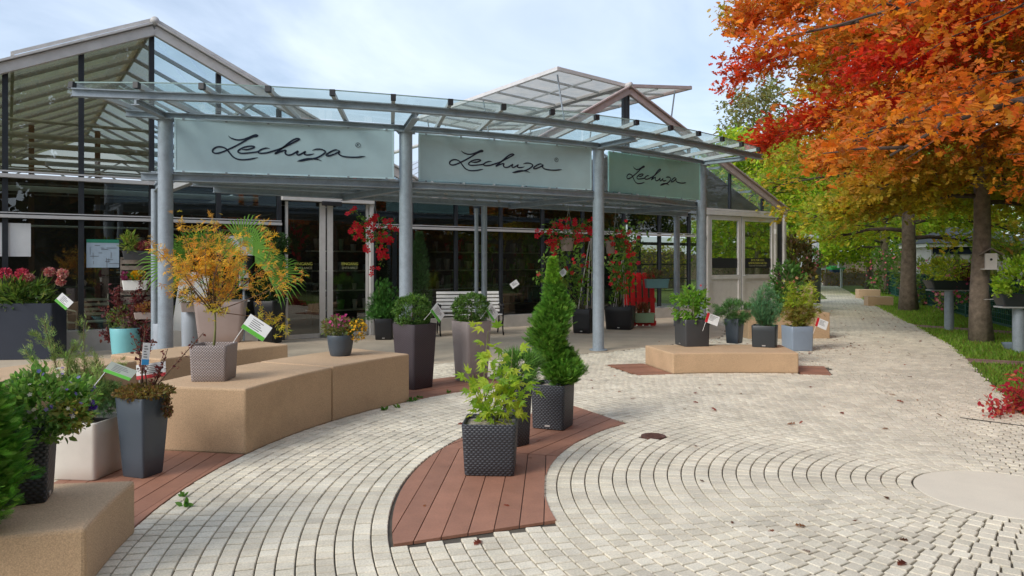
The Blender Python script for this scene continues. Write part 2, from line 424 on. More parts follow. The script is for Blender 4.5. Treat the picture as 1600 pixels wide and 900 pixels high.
FLM = {}
def flower_objs(root, P, N, S, cols, name='flower'):
    T, fs = TPL['flower']
    for p, n_, s, c in zip(np.asarray(P), np.asarray(N), S, cols):
        key = (name, tuple(np.round(c, 1)))
        if key not in FLM:
            me = bpy.data.meshes.new(name); me.from_pydata([tuple(v) for v in T], [], fs); me.update()
            a = me.attributes.new('Col', 'FLOAT_COLOR', 'POINT'); a.data.foreach_set('color', np.tile(np.array([*c, 1], np.float32), len(T)))
            me.materials.append(M['petal']); FLM[key] = me
        o = bpy.data.objects.new(name, FLM[key]); link(o, root)
        q = Vector(n_).to_track_quat('Z', 'Y').to_matrix().to_4x4() @ Matrix.Rotation(random.uniform(0, 6.28), 4, 'Z')
        o.matrix_local = Matrix.Translation(Vector(p)) @ q @ Matrix.Diagonal((s, s, s, 1))
def nrm(a): return a/np.maximum(np.linalg.norm(a, axis=-1, keepdims=True), 1e-9)
def rvec(n): return nrm(rng.normal(size=(n, 3)))
def leaves(name, parent, tpl, P, D, N, S, cols, m=None):
    T, fs = TPL[tpl]; fs = np.array(fs); n = len(P)
    ex = nrm(np.asarray(D, float)); N = np.asarray(N, float)
    ez = N-(N*ex).sum(1, keepdims=True)*ex
    bad = np.linalg.norm(ez, axis=1) < 1e-3; ez[bad] = np.cross(ex[bad], [.3, .5, .8]); ez = nrm(ez)
    ey = np.cross(ez, ex); S = np.broadcast_to(np.asarray(S, float), (n,))
    V = P[:, None]+S[:, None, None]*(T[None, :, :1]*ex[:, None]+T[None, :, 1:2]*ey[:, None]+T[None, :, 2:]*ez[:, None])
    Fc = (fs[None]+(np.arange(n)*len(T))[:, None, None]).reshape(-1, 3)
    C = np.repeat(cols, len(T), axis=0)
    o = npmesh(name, V.reshape(-1, 3), [Fc], C, m or M['leaf'], parent, smooth=True)
    if tpl == 'flower': o['kind'] = 'stuff'
    return o
def pal(n, cs, jit=.18, w=None):
    cs = np.array(cs, float); i = rng.choice(len(cs), n, p=w)
    c = cs[i]; j = rng.choice(len(cs), n); c = c*.7+cs[j]*.3
    return np.clip(c*(1+jit*rng.normal(size=(n, 1)))*(1+.06*rng.normal(size=(n, 3))), .003, .95)

def G(px, py, z=0.0):
    Y = F*(EYE-z)/(py-HY); return Vector(((px-800)/F*Y, Y, z))
def at(px, py, Y): return Vector(((px-800)/F*Y, Y, EYE+(HY-py)*Y/F))
def spline(pts, n):
    """Catmull-Rom resampled by length"""
    P = [np.array(p, float) for p in pts]; P = [2*P[0]-P[1]]+P+[2*P[-1]-P[-2]]
    out = []
    for i in range(1, len(P)-2):
        for t in np.linspace(0, 1, 24, endpoint=False):
            a, b, c, d = P[i-1:i+3]
            out.append(.5*((2*b)+(c-a)*t+(2*a-5*b+4*c-d)*t*t+(-a+3*b-3*c+d)*t**3))
    out.append(P[-2]); out = np.array(out)
    s = np.concatenate([[0], np.cumsum(np.linalg.norm(np.diff(out, axis=0), axis=1))])
    u = np.linspace(0, s[-1], n)
    return np.stack([np.interp(u, s, out[:, k]) for k in range(out.shape[1])], 1)
_font = {}
def text_mesh(txt, size, m, name, parent, extrude=.0006):
    cu = bpy.data.curves.new(name, 'FONT'); cu.body = txt; cu.size = size; cu.extrude = extrude; cu.align_x = 'CENTER'; cu.align_y = 'CENTER'
    cu.resolution_u = 3
    o = bpy.data.objects.new(name, cu); col.objects.link(o)
    dg = bpy.context.evaluated_depsgraph_get()
    me = bpy.data.meshes.new_from_object(o.evaluated_get(dg)); bpy.data.objects.remove(o)
    me.name = name; me.materials.clear(); me.materials.append(m)
    return link(bpy.data.objects.new(name, me), parent)

# ================================================================== THE SETTING: ground, plaza, path
CX, CY = 3.33, 5.0                          # centre of the ring paving
def ring(r, a): return (CX+r*math.cos(R(a)), CY+r*math.sin(R(a)))
def sheet(name, poly, z, m, kind='structure'):
    o = MB().add([(x, y, z) for x, y in poly], [tuple(range(len(poly)))]).build(name, m)
    return tag(o, kind=kind)
FA = np.array([-3.875, 15.5]); FD = np.array([.8275, .5615]); FNB = np.array([-.5615, .8275])
def fw(t, off=0.0):
    p = FA+FD*t+FNB*off; return float(p[0]), float(p[1])
PATH_R = [(1.5, -8), (2.6, 0), (4.25, 4.6), (5.41, 7.85), (6.9, 11.0), (8.29, 13.94), (10.07, 18.54), (14.8, 31), (19.66, 43.85), (24.5, 57)]
def path_x(y): return float(np.interp(y, [p[1] for p in PATH_R], [p[0] for p in PATH_R]))
COLS = [(-4.90, 10.5), (-1.645, 11.5), (1.536, 13.2), (3.93, 15.4)]
FORE = [(-9.5, 9.4), (-7.2, 9.9), (-4.9, 10.25), (-1.58, 11.25), (1.7, 12.95), (4.25, 15.3), (5.2, 17.6), (7.0, 20.0)]   # edge of the forecourt slab

g = 600.0
sheet('ground', [(-g, -g), (g, -g), (g, g), (-g, g)], -.07, M['grassground'])
sheet('paving_bed', [(-30, -9)]+PATH_R[0:7]+[(8.5, 20), (-2, 18), (-16, 11), (-30, 6)], -.016, M['sand'])
fore = FORE+[fw(15.0, -.02), fw(-14, -.02), (-14.5, 7.4)]
sheet('forecourt', fore, -.004, M['slab'])
def brick_sheet_mat():
    m = mat('far pavers', (.66, .60, .475), .85, var=.18, vscale=.8, fine=.1, fscale=40)
    t = m.node_tree; b = t.nodes['Principled BSDF']
    tcn = t.nodes.new('ShaderNodeTexCoord'); mp = t.nodes.new('ShaderNodeMapping'); mp.inputs['Rotation'].default_value = (0, 0, R(-22))
    t.links.new(tcn.outputs['Object'], mp.inputs[0])
    br = t.nodes.new('ShaderNodeTexBrick'); t.links.new(mp.outputs[0], br.inputs['Vector']); br.inputs['Scale'].default_value = 1
    br.inputs['Brick Width'].default_value = .2; br.inputs['Row Height'].default_value = .1; br.inputs['Mortar Size'].default_value = .006
    br.inputs['Color1'].default_value = (1, 1, 1, 1); br.inputs['Color2'].default_value = (.86, .86, .85, 1); br.inputs['Mortar'].default_value = (.35, .33, .3, 1)
    old = b.inputs['Base Color'].links[0].from_socket
    mx = t.nodes.new('ShaderNodeMix'); mx.data_type = 'RGBA'; mx.blend_type = 'MULTIPLY'; mx.inputs['Factor'].default_value = 1
    t.links.new(old, mx.inputs['A']); t.links.new(br.outputs['Color'], mx.inputs['B']); t.links.new(mx.outputs['Result'], b.inputs['Base Color'])
    return m
YG = 17.0
far = [(4.9, YG)]+[(path_x(y), y) for y in (YG, 20, 24, 28, 31, 36, 40, 43.85, 50, 57)]+[(21.5, 57), (16.9, 41), (13.6, 32), fw(16.2, 3), fw(15.6, 0), fw(11, -.03), (5.2, 17.6)]
sheet('path', far, -.002, brick_sheet_mat())
# cross strip and seating area at the end of the path
sheet('far_terrace', [(17.0, 57.003), (30, 57.003), (33, 64), (17.5, 64)], -.002, M['slab'])
# red brown side paths over the grass
def strip(p, q, w):
    p, q = np.array(p), np.array(q); d = (q-p)/np.linalg.norm(q-p); n = np.array([-d[1], d[0]])*w/2
    return [tuple(p-n), tuple(q-n), tuple(q+n), tuple(p+n)]
a_ = G(1418, 507); b_ = G(1600, 529)
sheet('side_path', strip((a_.x-.1, a_.y), (b_.x+3, b_.y-1.9), .75), -.012, M['brickpath'])
a_ = G(1500, 561); b_ = G(1600, 573)
sheet('side_path', strip((a_.x, a_.y), (b_.x+3, b_.y-1.0), .55), -.012, M['brickpath'])

# stone disc in the middle of the rings
disc = MB().prism([(CX+.552*math.cos(2*PI*k/64), CY+.552*math.sin(2*PI*k/64)) for k in range(64)], -.03, -.001).build('stone_disc', M['disc'], bevel=.004)
tag(disc, kind='structure')

# pieces of the ring r 5.6-6.6 and the lens that are not pavers: (r0, r1, a0, a1)
BENCH = {'fg': (5.55, 6.6, 187.4, 195.6), 'b1a': (5.58, 6.52, 155.9, 169.5), 'b1b': (5.58, 6.52, 143.4, 155.75), 'b3': (5.5, 6.55, 82.6, 101.3)}
DECKS = [('lens', 3.11, 4.085, [(131.0, 136.0), (162.3, 162.3), (193.0, 189.9)]),
         ('left', 5.585, 6.565, [(169.7, 169.7), (187.3, 187.3)]),
         ('mid', 5.585, 6.565, [(126.0, 126.0), (143.2, 143.2)]),
         ('b3l', 5.49, 6.565, [(101.5, 101.5), (106.6, 106.6)]),
         ('b3r', 5.39, 6.27, [(77.6, 78.3), (82.4, 82.4)])]
def blocked(x, y):
    r = np.hypot(x-CX, y-CY); a = np.degrees(np.arctan2(y-CY, x-CX)) % 360
    m = np.zeros(x.shape, bool)
    for r0, r1, a0, a1 in BENCH.values(): m |= (r > r0-.005) & (r < r1+.03) & (a > a0-.4) & (a < a1+.4)
    for _, r0, r1, st in DECKS:
        lo = st[0][1]+(st[0][0]-st[0][1])*(r-r0)/(r1-r0); hi = st[-1][1]+(st[-1][0]-st[-1][1])*(r-r0)/(r1-r0)
        m |= (r > r0-.03) & (r < r1+.03) & (a > lo-3.4/r) & (a < hi+3.4/r)
    return m
fpx = np.array([p[0] for p in FORE]); fpy = np.array([p[1] for p in FORE])
PITCH = .0985
cand = []
k = 0
while True:
    r = .56+PITCH*(k+.5)
    if r > 15.5: break
    n = max(20, int(round(2*PI*r/.090))); n2 = n
    th = 2*PI*(np.arange(n)+(.5 if k % 2 else 0)+rng.uniform(-.12, .12))/n
    x = CX+r*np.cos(th); y = CY+r*np.sin(th)
    ok = (y > 1.6) & (y < YG+.03) & (np.abs(x) < y*.9+1.6) & ~blocked(x, y)
    ok &= x < np.interp(y, [p[1] for p in PATH_R], [p[0] for p in PATH_R])-.05
    ok &= y < np.interp(x, fpx, fpy)-.02
    ok &= ~((x < -3.2) & (y > 5.8))
    ok &= np.hypot(x-1.27, y-6.66) > .12
    for t_, xx, yy in zip(th[ok], x[ok], y[ok]): cand.append((xx, yy, t_, r, 2*PI*r/n))
    k += 1
cand = np.array(cand)
paving = MB().prism([(CX+.565*math.cos(2*PI*q/64), CY-.02+.565*math.sin(2*PI*q/64)) for q in range(64)], -.04, -.011).build('paving', M['sand'])
tag(paving, kind='structure')
dist = np.hypot(cand[:, 0], cand[:, 1])
pxx = 800+F*cand[:, 0]/cand[:, 1]; pyy = HY+F*EYE/cand[:, 1]
inview = (pxx > 5) & (pxx < 1595) & (pyy < 893)
order = np.argsort(np.where(inview, dist, 1e9))[:300]
single = np.zeros(len(cand), bool); single[order] = True
def paver_cols(n):
    cs = np.array([(.68, .62, .485), (.655, .59, .46), (.70, .64, .51), (.63, .57, .45)])
    return np.clip(cs[rng.choice(4, n)]*(1+.05*rng.normal(size=(n, 1))), 0, .8)
PV = np.array([(-.5, -.5, 0), (.5, -.5, 0), (.5, .5, 0), (-.5, .5, 0)])
def paver_verts(rw, tw):
    """8 corner verts bottom/top with a small chamfer"""
    top = PV*np.array([rw-.015, tw-.017, 1]); mid = PV*np.array([rw-.008, tw-.010, 1])+np.array([0, 0, -.004]); bot = mid+np.array([0, 0, -.03])
    return np.concatenate([top, mid, bot])
PF = [(0, 1, 2, 3)]+[(4+i, 4+(i+1) % 4, (i+1) % 4, i) for i in range(4)]+[(8+i, 8+(i+1) % 4, 4+(i+1) % 4, 4+i) for i in range(4)]
pmesh = []
for q in range(10):
    me = bpy.data.meshes.new('paver'); me.from_pydata([tuple(v) for v in paver_verts(PITCH, .090)], [], PF); me.update()
    a = me.attributes.new('Col', 'FLOAT_COLOR', 'POINT'); a.data.foreach_set('color', np.tile(np.array([*paver_cols(1)[0], 1], np.float32), 12))
    me.materials.append(M['paver']); pmesh.append(me)
for i in order:
    xx, yy, t_, r, tw = cand[i]
    o = bpy.data.objects.new('paver', pmesh[random.randrange(10)]); o.location = (xx, yy, random.uniform(-.002, .0015))
    o.rotation_euler = (random.uniform(-.012, .012), random.uniform(-.012, .012), t_); o.scale = (1, tw/.090, 1)
    link(o, paving)
rest = cand[~single]; n = len(rest)
ct, st_ = np.cos(rest[:, 2]), np.sin(rest[:, 2])
base = paver_verts(PITCH, 1.0)
lv = np.repeat(base[None], n, 0); ty = np.sign(base[:, 1])
insy = np.where(np.arange(12) < 4, .0085, .005)
lv[:, :, 1] = ty[None]*(rest[:, 4][:, None]/2-insy[None])
tl = rng.uniform(-.011, .011, (n, 2)); lv[:, :, 2] += lv[:, :, 0]*tl[:, :1]+lv[:, :, 1]*tl[:, 1:]+rng.uniform(-.002, .0015, (n, 1))
V = np.empty_like(lv); V[:, :, 0] = rest[:, 0][:, None]+lv[:, :, 0]*ct[:, None]-lv[:, :, 1]*st_[:, None]
V[:, :, 1] = rest[:, 1][:, None]+lv[:, :, 0]*st_[:, None]+lv[:, :, 1]*ct[:, None]; V[:, :, 2] = lv[:, :, 2]
Fq = (np.array(PF)[None]+(np.arange(n)*12)[:, None, None]).reshape(-1, 4)
tag(npmesh('pavers', V.reshape(-1, 3), [Fq], np.repeat(paver_cols(n), 12, 0), M['paver'], paving), kind='stuff')

# ------------------------------------------------------------------ decking
def clip(poly, n, c, sgn):
    out = []
    for i in range(len(poly)):
        p, q = poly[i], poly[(i+1) % len(poly)]
        a = (p[0]*n[0]+p[1]*n[1]-c)*sgn; b = (q[0]*n[0]+q[1]*n[1]-c)*sgn
        if a >= 0: out.append(p)
        if a*b < 0:
            t = a/(a-b); out.append((p[0]+(q[0]-p[0])*t, p[1]+(q[1]-p[1])*t))
    return out
def sector(r0, r1, A0, A1, n=16):
    outer = [ring(r1, A0[0]+(A1[0]-A0[0])*k/n) for k in range(n+1)]
    inner = [ring(r0, A0[1]+(A1[1]-A0[1])*k/n) for k in range(n+1)]
    return outer+inner[::-1]
def area(p): return .5*sum(p[i][0]*p[(i+1) % len(p)][1]-p[(i+1) % len(p)][0]*p[i][1] for i in range(len(p)))
for nm, r0, r1, st in DECKS:
    dk = None
    bed = MB().prism(sector(r0, r1, st[0], st[-1], 24), -.05, -.012).build('deck', M['black']); tag(bed, kind='structure')
    edge = None
    for s in range(len(st)-1):
        A0, A1 = st[s], st[s+1]
        if s: A0 = (A0[0]+.12, A0[1]+.16)
        poly = sector(r0, r1, A0, A1)
        am = (A0[0]+A0[1]+A1[0]+A1[1])/4
        n_ = (math.cos(R(am)), math.sin(R(am))); c0 = CX*n_[0]+CY*n_[1]
        lo = min(p[0]*n_[0]+p[1]*n_[1] for p in poly); hi = max(p[0]*n_[0]+p[1]*n_[1] for p in poly)
        c = lo-.05
        while c < hi:
            q = clip(clip(poly, n_, c+.003, 1), n_, c+.141, -1)
            if len(q) > 2 and abs(area(q)) > .002:
                if area(q) < 0: q = q[::-1]
                v = random.uniform(.84, 1.12)
                MB().prism(q, -.03, random.uniform(-.001, .002)+.004).build('deck_board', M['deck'], bed, colr=(.34*v, .16*v, .10*v))
            c += .144

# ------------------------------------------------------------------ concrete benches
def bench(label, r0, r1, a0, a1, h, group=None, cx=None, z0=-.01):
    poly = sector(r0, r1, (a0, a0), (a1, a1), 14)
    m = MB().prism(poly if area(poly) > 0 else poly[::-1], z0, h)
    o = m.build('concrete_bench', M['concrete'], None, bevel=.018, seg=2)
    return tag(o, label, 'bench', group or 'curved tan concrete benches on the plaza')
r0, r1, a0, a1 = BENCH['fg']; bench('low tan concrete bench cropped at the bottom left, conifer and wicker pot on top', r0, r1, a0, a1, .297)
r0, r1, a0, a1 = BENCH['b1a']; bench('tall tan concrete bench block carrying the wicker pot with the orange maple', r0, r1, a0, a1, .53)
r0, r1, a0, a1 = BENCH['b1b']; bench('tall tan concrete bench block carrying the round grey pot of pink and yellow flowers', r0, r1, a0, a1, .532)
r0, r1, a0, a1 = BENCH['b3']; bench('low tan concrete bench carrying three grey pots in front of the white double door', r0, r1, a0, a1, .285)
bench('tan concrete bench under the big taupe palm pot, behind the tall bench', 8.5, 9.45, 139.8, 152.6, .40)
bench('tan concrete bench half hidden by plants in front of the dark blue trough', 8.6, 9.5, 154.2, 168, .40)
def block(label, p, w, d, h, rz, group):
    o = MB().box((0, 0, h/2-.005), (w, d, h+.01)).build('concrete_block', M['concrete'], bevel=.015); o.location = p; o.rotation_euler[2] = rz
    return tag(o, label, 'block', group)
pg = 'square tan concrete seats along the path'
q = G(1232, 529); block('wide tan concrete block behind the pale blue pot', (q.x, q.y+.45, 0), 1.70, .9, .53, R(2), pg)
q = G(1262, 490); block('tan concrete block below the rose bush at the greenhouse corner', (q.x, q.y+.3, 0), .5, .7, .83, R(-20), pg)
q = G(1379, 478); block('nearer of the two tan concrete seats at the grass edge', (q.x, q.y+.3, 0), .86, .6, .33, R(-12), pg)
q = G(1361, 466); block('farther of the two tan concrete seats at the grass edge', (q.x, q.y+.3, 0), .90, .6, .38, R(-12), pg)
# manhole cover and drain slots
q = G(1021, 681)
mh = MB().prism([(.11*math.cos(2*PI*k/24), .11*math.sin(2*PI*k/24)) for k in range(24)], -.02, .003)
for a in range(6): mh.box((0, -.075+a*.03, .004), (.13, .010, .005))
o = mh.build('drain_cover', M['manhole']); o.location = (q.x, q.y, 0); tag(o, 'small round rusty drain cover set into the pale pavers', 'drain cover')
p, q = G(1500, 653), G(1625, 669)
o = MB().bar((p.x, p.y, .003), (q.x, q.y, .003), .018, .004).build('drain_slot', M['black']); tag(o, kind='structure')
# ------------------------------------------------------------------ loose leaves, weeds, grass
n = 980
y = np.concatenate([rng.uniform(3.2, 34, n-420), rng.uniform(12, 30, 420)]); x = np.concatenate([rng.uniform(-.55, .62, n-420), rng.uniform(.28, .56, 420)])*y
keep = (x < [path_x(v)-.05 for v in y]) & (y < np.interp(x, np.append(fpx, 30), np.append(fpy, 60))+1.2) & ~((x < -1.2) & (y > 6))
bias = rng.uniform(0, 1, n) < np.clip((x-(-1))/6+.12, .1, 1); keep &= bias
r_ = np.hypot(x-CX, y-CY); a__ = np.degrees(np.arctan2(y-CY, x-CX)) % 360
for bb in BENCH.values(): keep &= ~((r_ > bb[0]-.05) & (r_ < bb[1]+.05) & (a__ > bb[2]-1) & (a__ < bb[3]+1))
x, y = x[keep], y[keep]; n = len(x)
P = np.stack([x, y, np.full(n, .006)], 1); D = rvec(n)*[1, 1, .15]; N = np.tile([0, 0, 1.], (n, 1))+.35*rvec(n)
tag(leaves('fallen_leaves', None, 'oak', P, D, N, rng.uniform(.035, .075, n), pal(n, [(.22, .06, .03), (.28, .12, .05), (.15, .07, .04), (.35, .05, .03)])), kind='stuff')
wp = [(640, 628), (655, 622), (622, 637), (600, 641), (700, 614), (292, 790), (286, 776), (640, 624), (648, 626)]
PP, DD = [], []
for a, b in wp:
    g_ = G(a, b)
    for _ in range(9):
        PP.append((g_.x+rng.normal()*.012, g_.y+rng.normal()*.012, 0)); d = rng.normal(size=3); d[2] = abs(d[2])+.5; DD.append(d)
n = len(PP); tag(leaves('weeds', None, 'ovate', np.array(PP), np.array(DD), rvec(n)+[0, 0, 1], rng.uniform(.025, .06, n), pal(n, [(.08, .2, .03), (.12, .26, .05)])), kind='stuff')
# moss and weed in the joints is left to the material; grass verge between path and fence
n = 90000
y = 5+rng.uniform(0, 1, n)**1.5*34; e = np.interp(y, [p[1] for p in PATH_R], [p[0] for p in PATH_R]); x = e+rng.uniform(-.02, 1, n)**1*np.where(y < 15, 3.2, 2.6)
keep = np.ones(n, bool)
for (u, v) in ((1418, 507), (1500, 561)):
    pass
def in_strip(x, y, p, q, w):
    p, q = np.array([p.x, p.y]), np.array([q.x, q.y]); d = (q-p)/np.linalg.norm(q-p); return np.abs(-(x-p[0])*d[1]+(y-p[1])*d[0]) < w/2
s1 = (G(1418, 507), G(1600, 529)); q1 = Vector((s1[1].x+3, s1[1].y-1.9, 0)); keep &= ~in_strip(x, y, Vector((s1[0].x-.1, s1[0].y, 0)), q1, .72)
s2 = (G(1500, 561), G(1600, 573)); q2 = Vector((s2[1].x+3, s2[1].y-1.0, 0)); keep &= ~in_strip(x, y, s2[0], q2, .52)
x, y = x[keep], y[keep]; n = len(x)
P = np.stack([x, y, np.full(n, -.07)], 1); D = rng.normal(size=(n, 3))*.55; D[:, 2] = 1
S = rng.uniform(.07, .13, n); S *= np.where(y > 18, 1.25, 1)
tuft = .5+.5*np.sin(x*2.1+1.3*np.sin(y*1.7))*np.sin(y*1.3)
cg = pal(n, [(.20, .39, .04), (.26, .44, .055), (.32, .42, .07), (.34, .30, .10)], .2, [.4, .3, .2, .1])
tag(leaves('grass', None, 'lance', P, D, rvec(n), S, cg, M['leaf']), kind='stuff')

# ================================================================== GREENHOUSE (local frame: x along the front, y into the house)
FROT = math.atan2(FD[1], FD[0])
gh = thing('greenhouse', 'large two gabled glass greenhouse shop with dark mullions, sliding doors and open roof vents', 'greenhouse', (FA[0], FA[1], 0), FROT)
def gk(mb, name, m, parent=None, **k): return mb.build(name, m, parent or gh, **k)
A1T, A1Z, A2T, A2Z = -3.29, 5.86, 8.44, 6.28
EL, ER, VT, VZ, EZ = -9.6, 15.30, 2.575, 3.10, 3.02
def slope_z(t):
    if t < A1T: return EZ+(A1Z-EZ)*(t-EL)/(A1T-EL)
    if t < VT: return A1Z+(VZ-A1Z)*(t-A1T)/(VT-A1T)
    if t < A2T: return VZ+(A2Z-VZ)*(t-VT)/(A2T-VT)
    return A2Z+(3.22-A2Z)*(t-A2T)/(ER-A2T)
def pane(t0, t1, z0, z1a, z1b, off=0.0, m='gl_front', name='glass_pane', parent=None):
    return gk(MB().add([(t0, off, z0), (t1, off, z0), (t1, off, z1b), (t0, off, z1a)], [(0, 1, 2, 3)]), name, M[m], parent)
gk(MB().box(((EL-.93)/2, .06, .17), (-.93-EL, .16, .40)), 'base_wall', M['wall'], bevel=.008)
gk(MB().box(((1.0+11.5)/2, .06, .13), (10.5, .16, .32)), 'base_wall', M['wall'], bevel=.008)
mull = [-8.9, -7.75, -6.65, -5.54, -4.44, -3.32, -2.15, -.99, 1.06, 1.95, 3.1, 4.35, 5.6, 6.9, 8.35, 9.7, 10.9, 11.55]
for i, t in enumerate(mull):
    top = slope_z(t)-.12 if (t < 2 or 8 < t < 8.6) else 3.03
    gk(MB().box((t, .0, (.33+top)/2), (.085 if t < 0 else .07, .10, top-.33)), 'mullion', M['mullion'])
for a, b in zip(mull[:-1], mull[1:]):
    if a == -.99: continue
    z0 = .40 if b < 0 else .31
    pane(a+.04, b-.04, z0, 2.29, 2.29); pane(a+.04, b-.04, 2.38, 2.98, 2.98)
for t0, t1 in ((EL, -.95), (1.0, 11.55)):
    gk(MB().box(((t0+t1)/2, -.03, 2.335), (t1-t0, .11, .055)).box(((t0+t1)/2, -.02, 2.395), (t1-t0, .08, .018)), 'transom', M['transom'])
gk(MB().box(((EL+A1T)/2, -.045, 3.01), (A1T-EL+.1, .12, .065)).box(((EL+A1T)/2, -.03, 3.085), (A1T-EL, .09, .025)), 'transom', M['transom'])
gk(MB().box(((A1T+11.5)/2, -.03, 3.035), (11.5-A1T-.1, .10, .08)), 'transom', M['steel'])
gt = [EL+.3, -7.75, -6.65, -5.54, -4.44, A1T-.03, -2.15, -.99, 1.06, 2.4]
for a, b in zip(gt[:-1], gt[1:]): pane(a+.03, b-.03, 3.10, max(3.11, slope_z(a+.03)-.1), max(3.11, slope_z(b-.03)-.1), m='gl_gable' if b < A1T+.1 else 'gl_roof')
g2 = [2.75, 4.35, 5.6, 6.9, A2T-.06]
for a, b in zip(g2[:-1], g2[1:]): pane(a+.03, b-.03, 3.10, slope_z(a+.03)-.1, slope_z(b-.03)-.1, m='gl_roof')
for a, b in ((A2T+.06, 10.9), (10.9, 12.7), (12.7, 14.25), (14.25, 15.1)):
    gk(MB().box((a, .0, (3.1+slope_z(a)-.1)/2), (.07, .08, slope_z(a)-3.2)), 'mullion', M['mullion'])
    pane(a+.03, b-.03, 3.12, slope_z(a+.03)-.1, slope_z(b-.03)-.1, m='gl_roof')
# bargeboards and raised caps
def barge(ta, za, tb, zb, m, w=.17):
    gk(MB().bar((ta, -.10, za), (tb, -.10, zb), .10, w, up=(0, 0, 1)), 'bargeboard', M[m], bevel=.008)
    d = Vector((tb-ta, 0, zb-za)); nrm_ = Vector((-d.z, 0, d.x)).normalized(); nrm_ = nrm_ if nrm_.z > 0 else -nrm_
    o_ = nrm_*(w/2+.028)
    gk(MB().bar(Vector((ta, -.13, za))+o_, Vector((tb, -.13, zb))+o_, .16, .035), 'edge_trim', M[m])
barge(A1T, A1Z-.06, EL, EZ-.06, 'barge'); barge(A1T, A1Z-.06, VT, VZ-.06, 'barge')
barge(A2T, A2Z-.06, VT+.1, VZ-.04, 'barge_pink'); barge(A2T, A2Z-.06, ER+.05, 3.18, 'barge_pink')
for ta, tz in ((A1T, A1Z), (A2T, A2Z)):
    gk(MB().tube([(ta, -.2, tz+.10), (ta, 15, tz+.10)], .075, 10), 'ridge_cap', M['barge'], smooth=True)
for s in (-1, 1):
    t2 = A1T+s*2.15
    gk(MB().bar((A1T, -.12, A1Z+.14), (t2, -.12, slope_z(t2)+.15), .05, .05).bar((A1T, 6, A1Z+.14), (t2, 6, slope_z(t2)+.15), .05, .05).bar((t2, -.12, slope_z(t2)+.15), (t2, 6, slope_z(t2)+.15), .05, .05), 'ridge_vent', M['barge'])
# roof bars and panes
for (t0, z0, t1, z1, painted_refl) in ((EL, EZ, A1T, A1Z, True), (VT, VZ, A1T, A1Z, False), (VT, VZ, 6.2, slope_z(6.2), False), (ER, 3.22, 10.9, slope_z(10.9), False)):
    k = 0
    while k*1.25 < 14.5:
        o = k*1.25+.02
        gk(MB().bar((t0, o, z0), (t1, o, z1), .05, .07), 'roof_bar', M['steel_l'])
        q = [(t0, o+.03, z0+.03), (t1, o+.03, z1+.03), (t1, o+1.22, z1+.03), (t0, o+1.22, z0+.03)]
        f_ = (0, 1, 2, 3) if (t1 < t0) else (3, 2, 1, 0)
        gk(MB().add(q, [f_]), 'roof_pane', M['gl_roof_refl' if painted_refl else 'gl_roof'])
        k += 1
    for fr in (.33, .66):
        tm, zm = t0+(t1-t0)*fr, z0+(z1-z0)*fr
        gk(MB().bar((tm, .1, zm-.06), (tm, 15, zm-.06), .05, .06), 'purlin', M['steel_l'])
# open vent flaps on the right gable
for s, te, ze in ((-1, 6.10, 6.50), (1, 10.95, 6.66)):
    vf = gk(MB().bar((A2T, .0, A2Z+.10), (te, .0, ze), .09, .09).bar((te, -.04, ze), (te, 8.0, ze), .10, .10).bar((A2T+s*.08, 0, A2Z+.10), (A2T+s*.08, 8, A2Z+.10), .08, .08).bar((A2T, 8, A2Z+.10), (te, 8, ze), .07, .07), 'vent_flap', M['barge_pink' if s > 0 else 'barge'])
    for k in range(8):
        o = k*1.0
        if k: gk(MB().bar((A2T, o, A2Z+.09), (te, o, ze-.01), .04, .06), 'vent_bar', M['steel_l'], vf)
        q = [(A2T+s*.05, o+.03, A2Z+.12), (te, o+.03, ze+.02), (te, o+.97, ze+.02), (A2T+s*.05, o+.97, A2Z+.12)]
        gk(MB().add(q, [(3, 2, 1, 0) if s > 0 else (0, 1, 2, 3)]), 'vent_pane', M['vent'], vf)
    gk(MB().bar((A2T+(te-A2T)*.5, .05, (A2Z+ze)/2+.0), (A2T+(te-A2T)*.5, 8, (A2Z+ze)/2+.0), .03, .04), 'vent_purlin', M['steel_l'], vf)
    for o in (.35, 4.0, 7.6):
        tt = te-s*.25
        gk(MB().tube([(tt, o, ze-.04), (tt-s*.22, o, slope_z(tt-s*.22)+.03)], .022, 6), 'vent_strut', M['steel'], vf)
# sliding entrance door
sdr = gk(MB().box((.03, -.06, 2.89), (1.98, .18, .15)).box((.985, -.02, 1.4), (.075, .14, 2.84)), 'sliding_door', M['white_alu'], bevel=.005)
gk(MB().box((.06, -.16, 2.78), (.42, .06, .09)), 'door_sensor', M['black'], sdr, bevel=.01)
for s, t0, t1 in ((-1, -.86, -.02), (1, .02, .94)):
    st = t1-.06 if s < 0 else t0+.06
    gk(MB().box((st, .02, 1.4), (.12, .05, 2.80)).box(((t0+t1)/2, .02, .045), (t1-t0, .05, .09)).box((t0+.03 if s < 0 else t1-.03, .02, 1.4), (.05, .05, 2.80)), 'door_frame', M['white_alu'], sdr)
    pane(t0+.02, t1-.02, .09, 2.80, 2.80, .02, parent=sdr)
    xm = (t0+t1)/2-.06*s
    for txt, z, sz, mm in (('EINGANG', 1.53, .085, 'yellowtext'), ('ENTRANCE', 1.445, .07, 'greytext')):
        o = text_mesh(txt, sz, M[mm], 'lettering', sdr, .001); o.location = (xm+s*.1, .008, z); o.rotation_euler = (R(90), 0, 0)
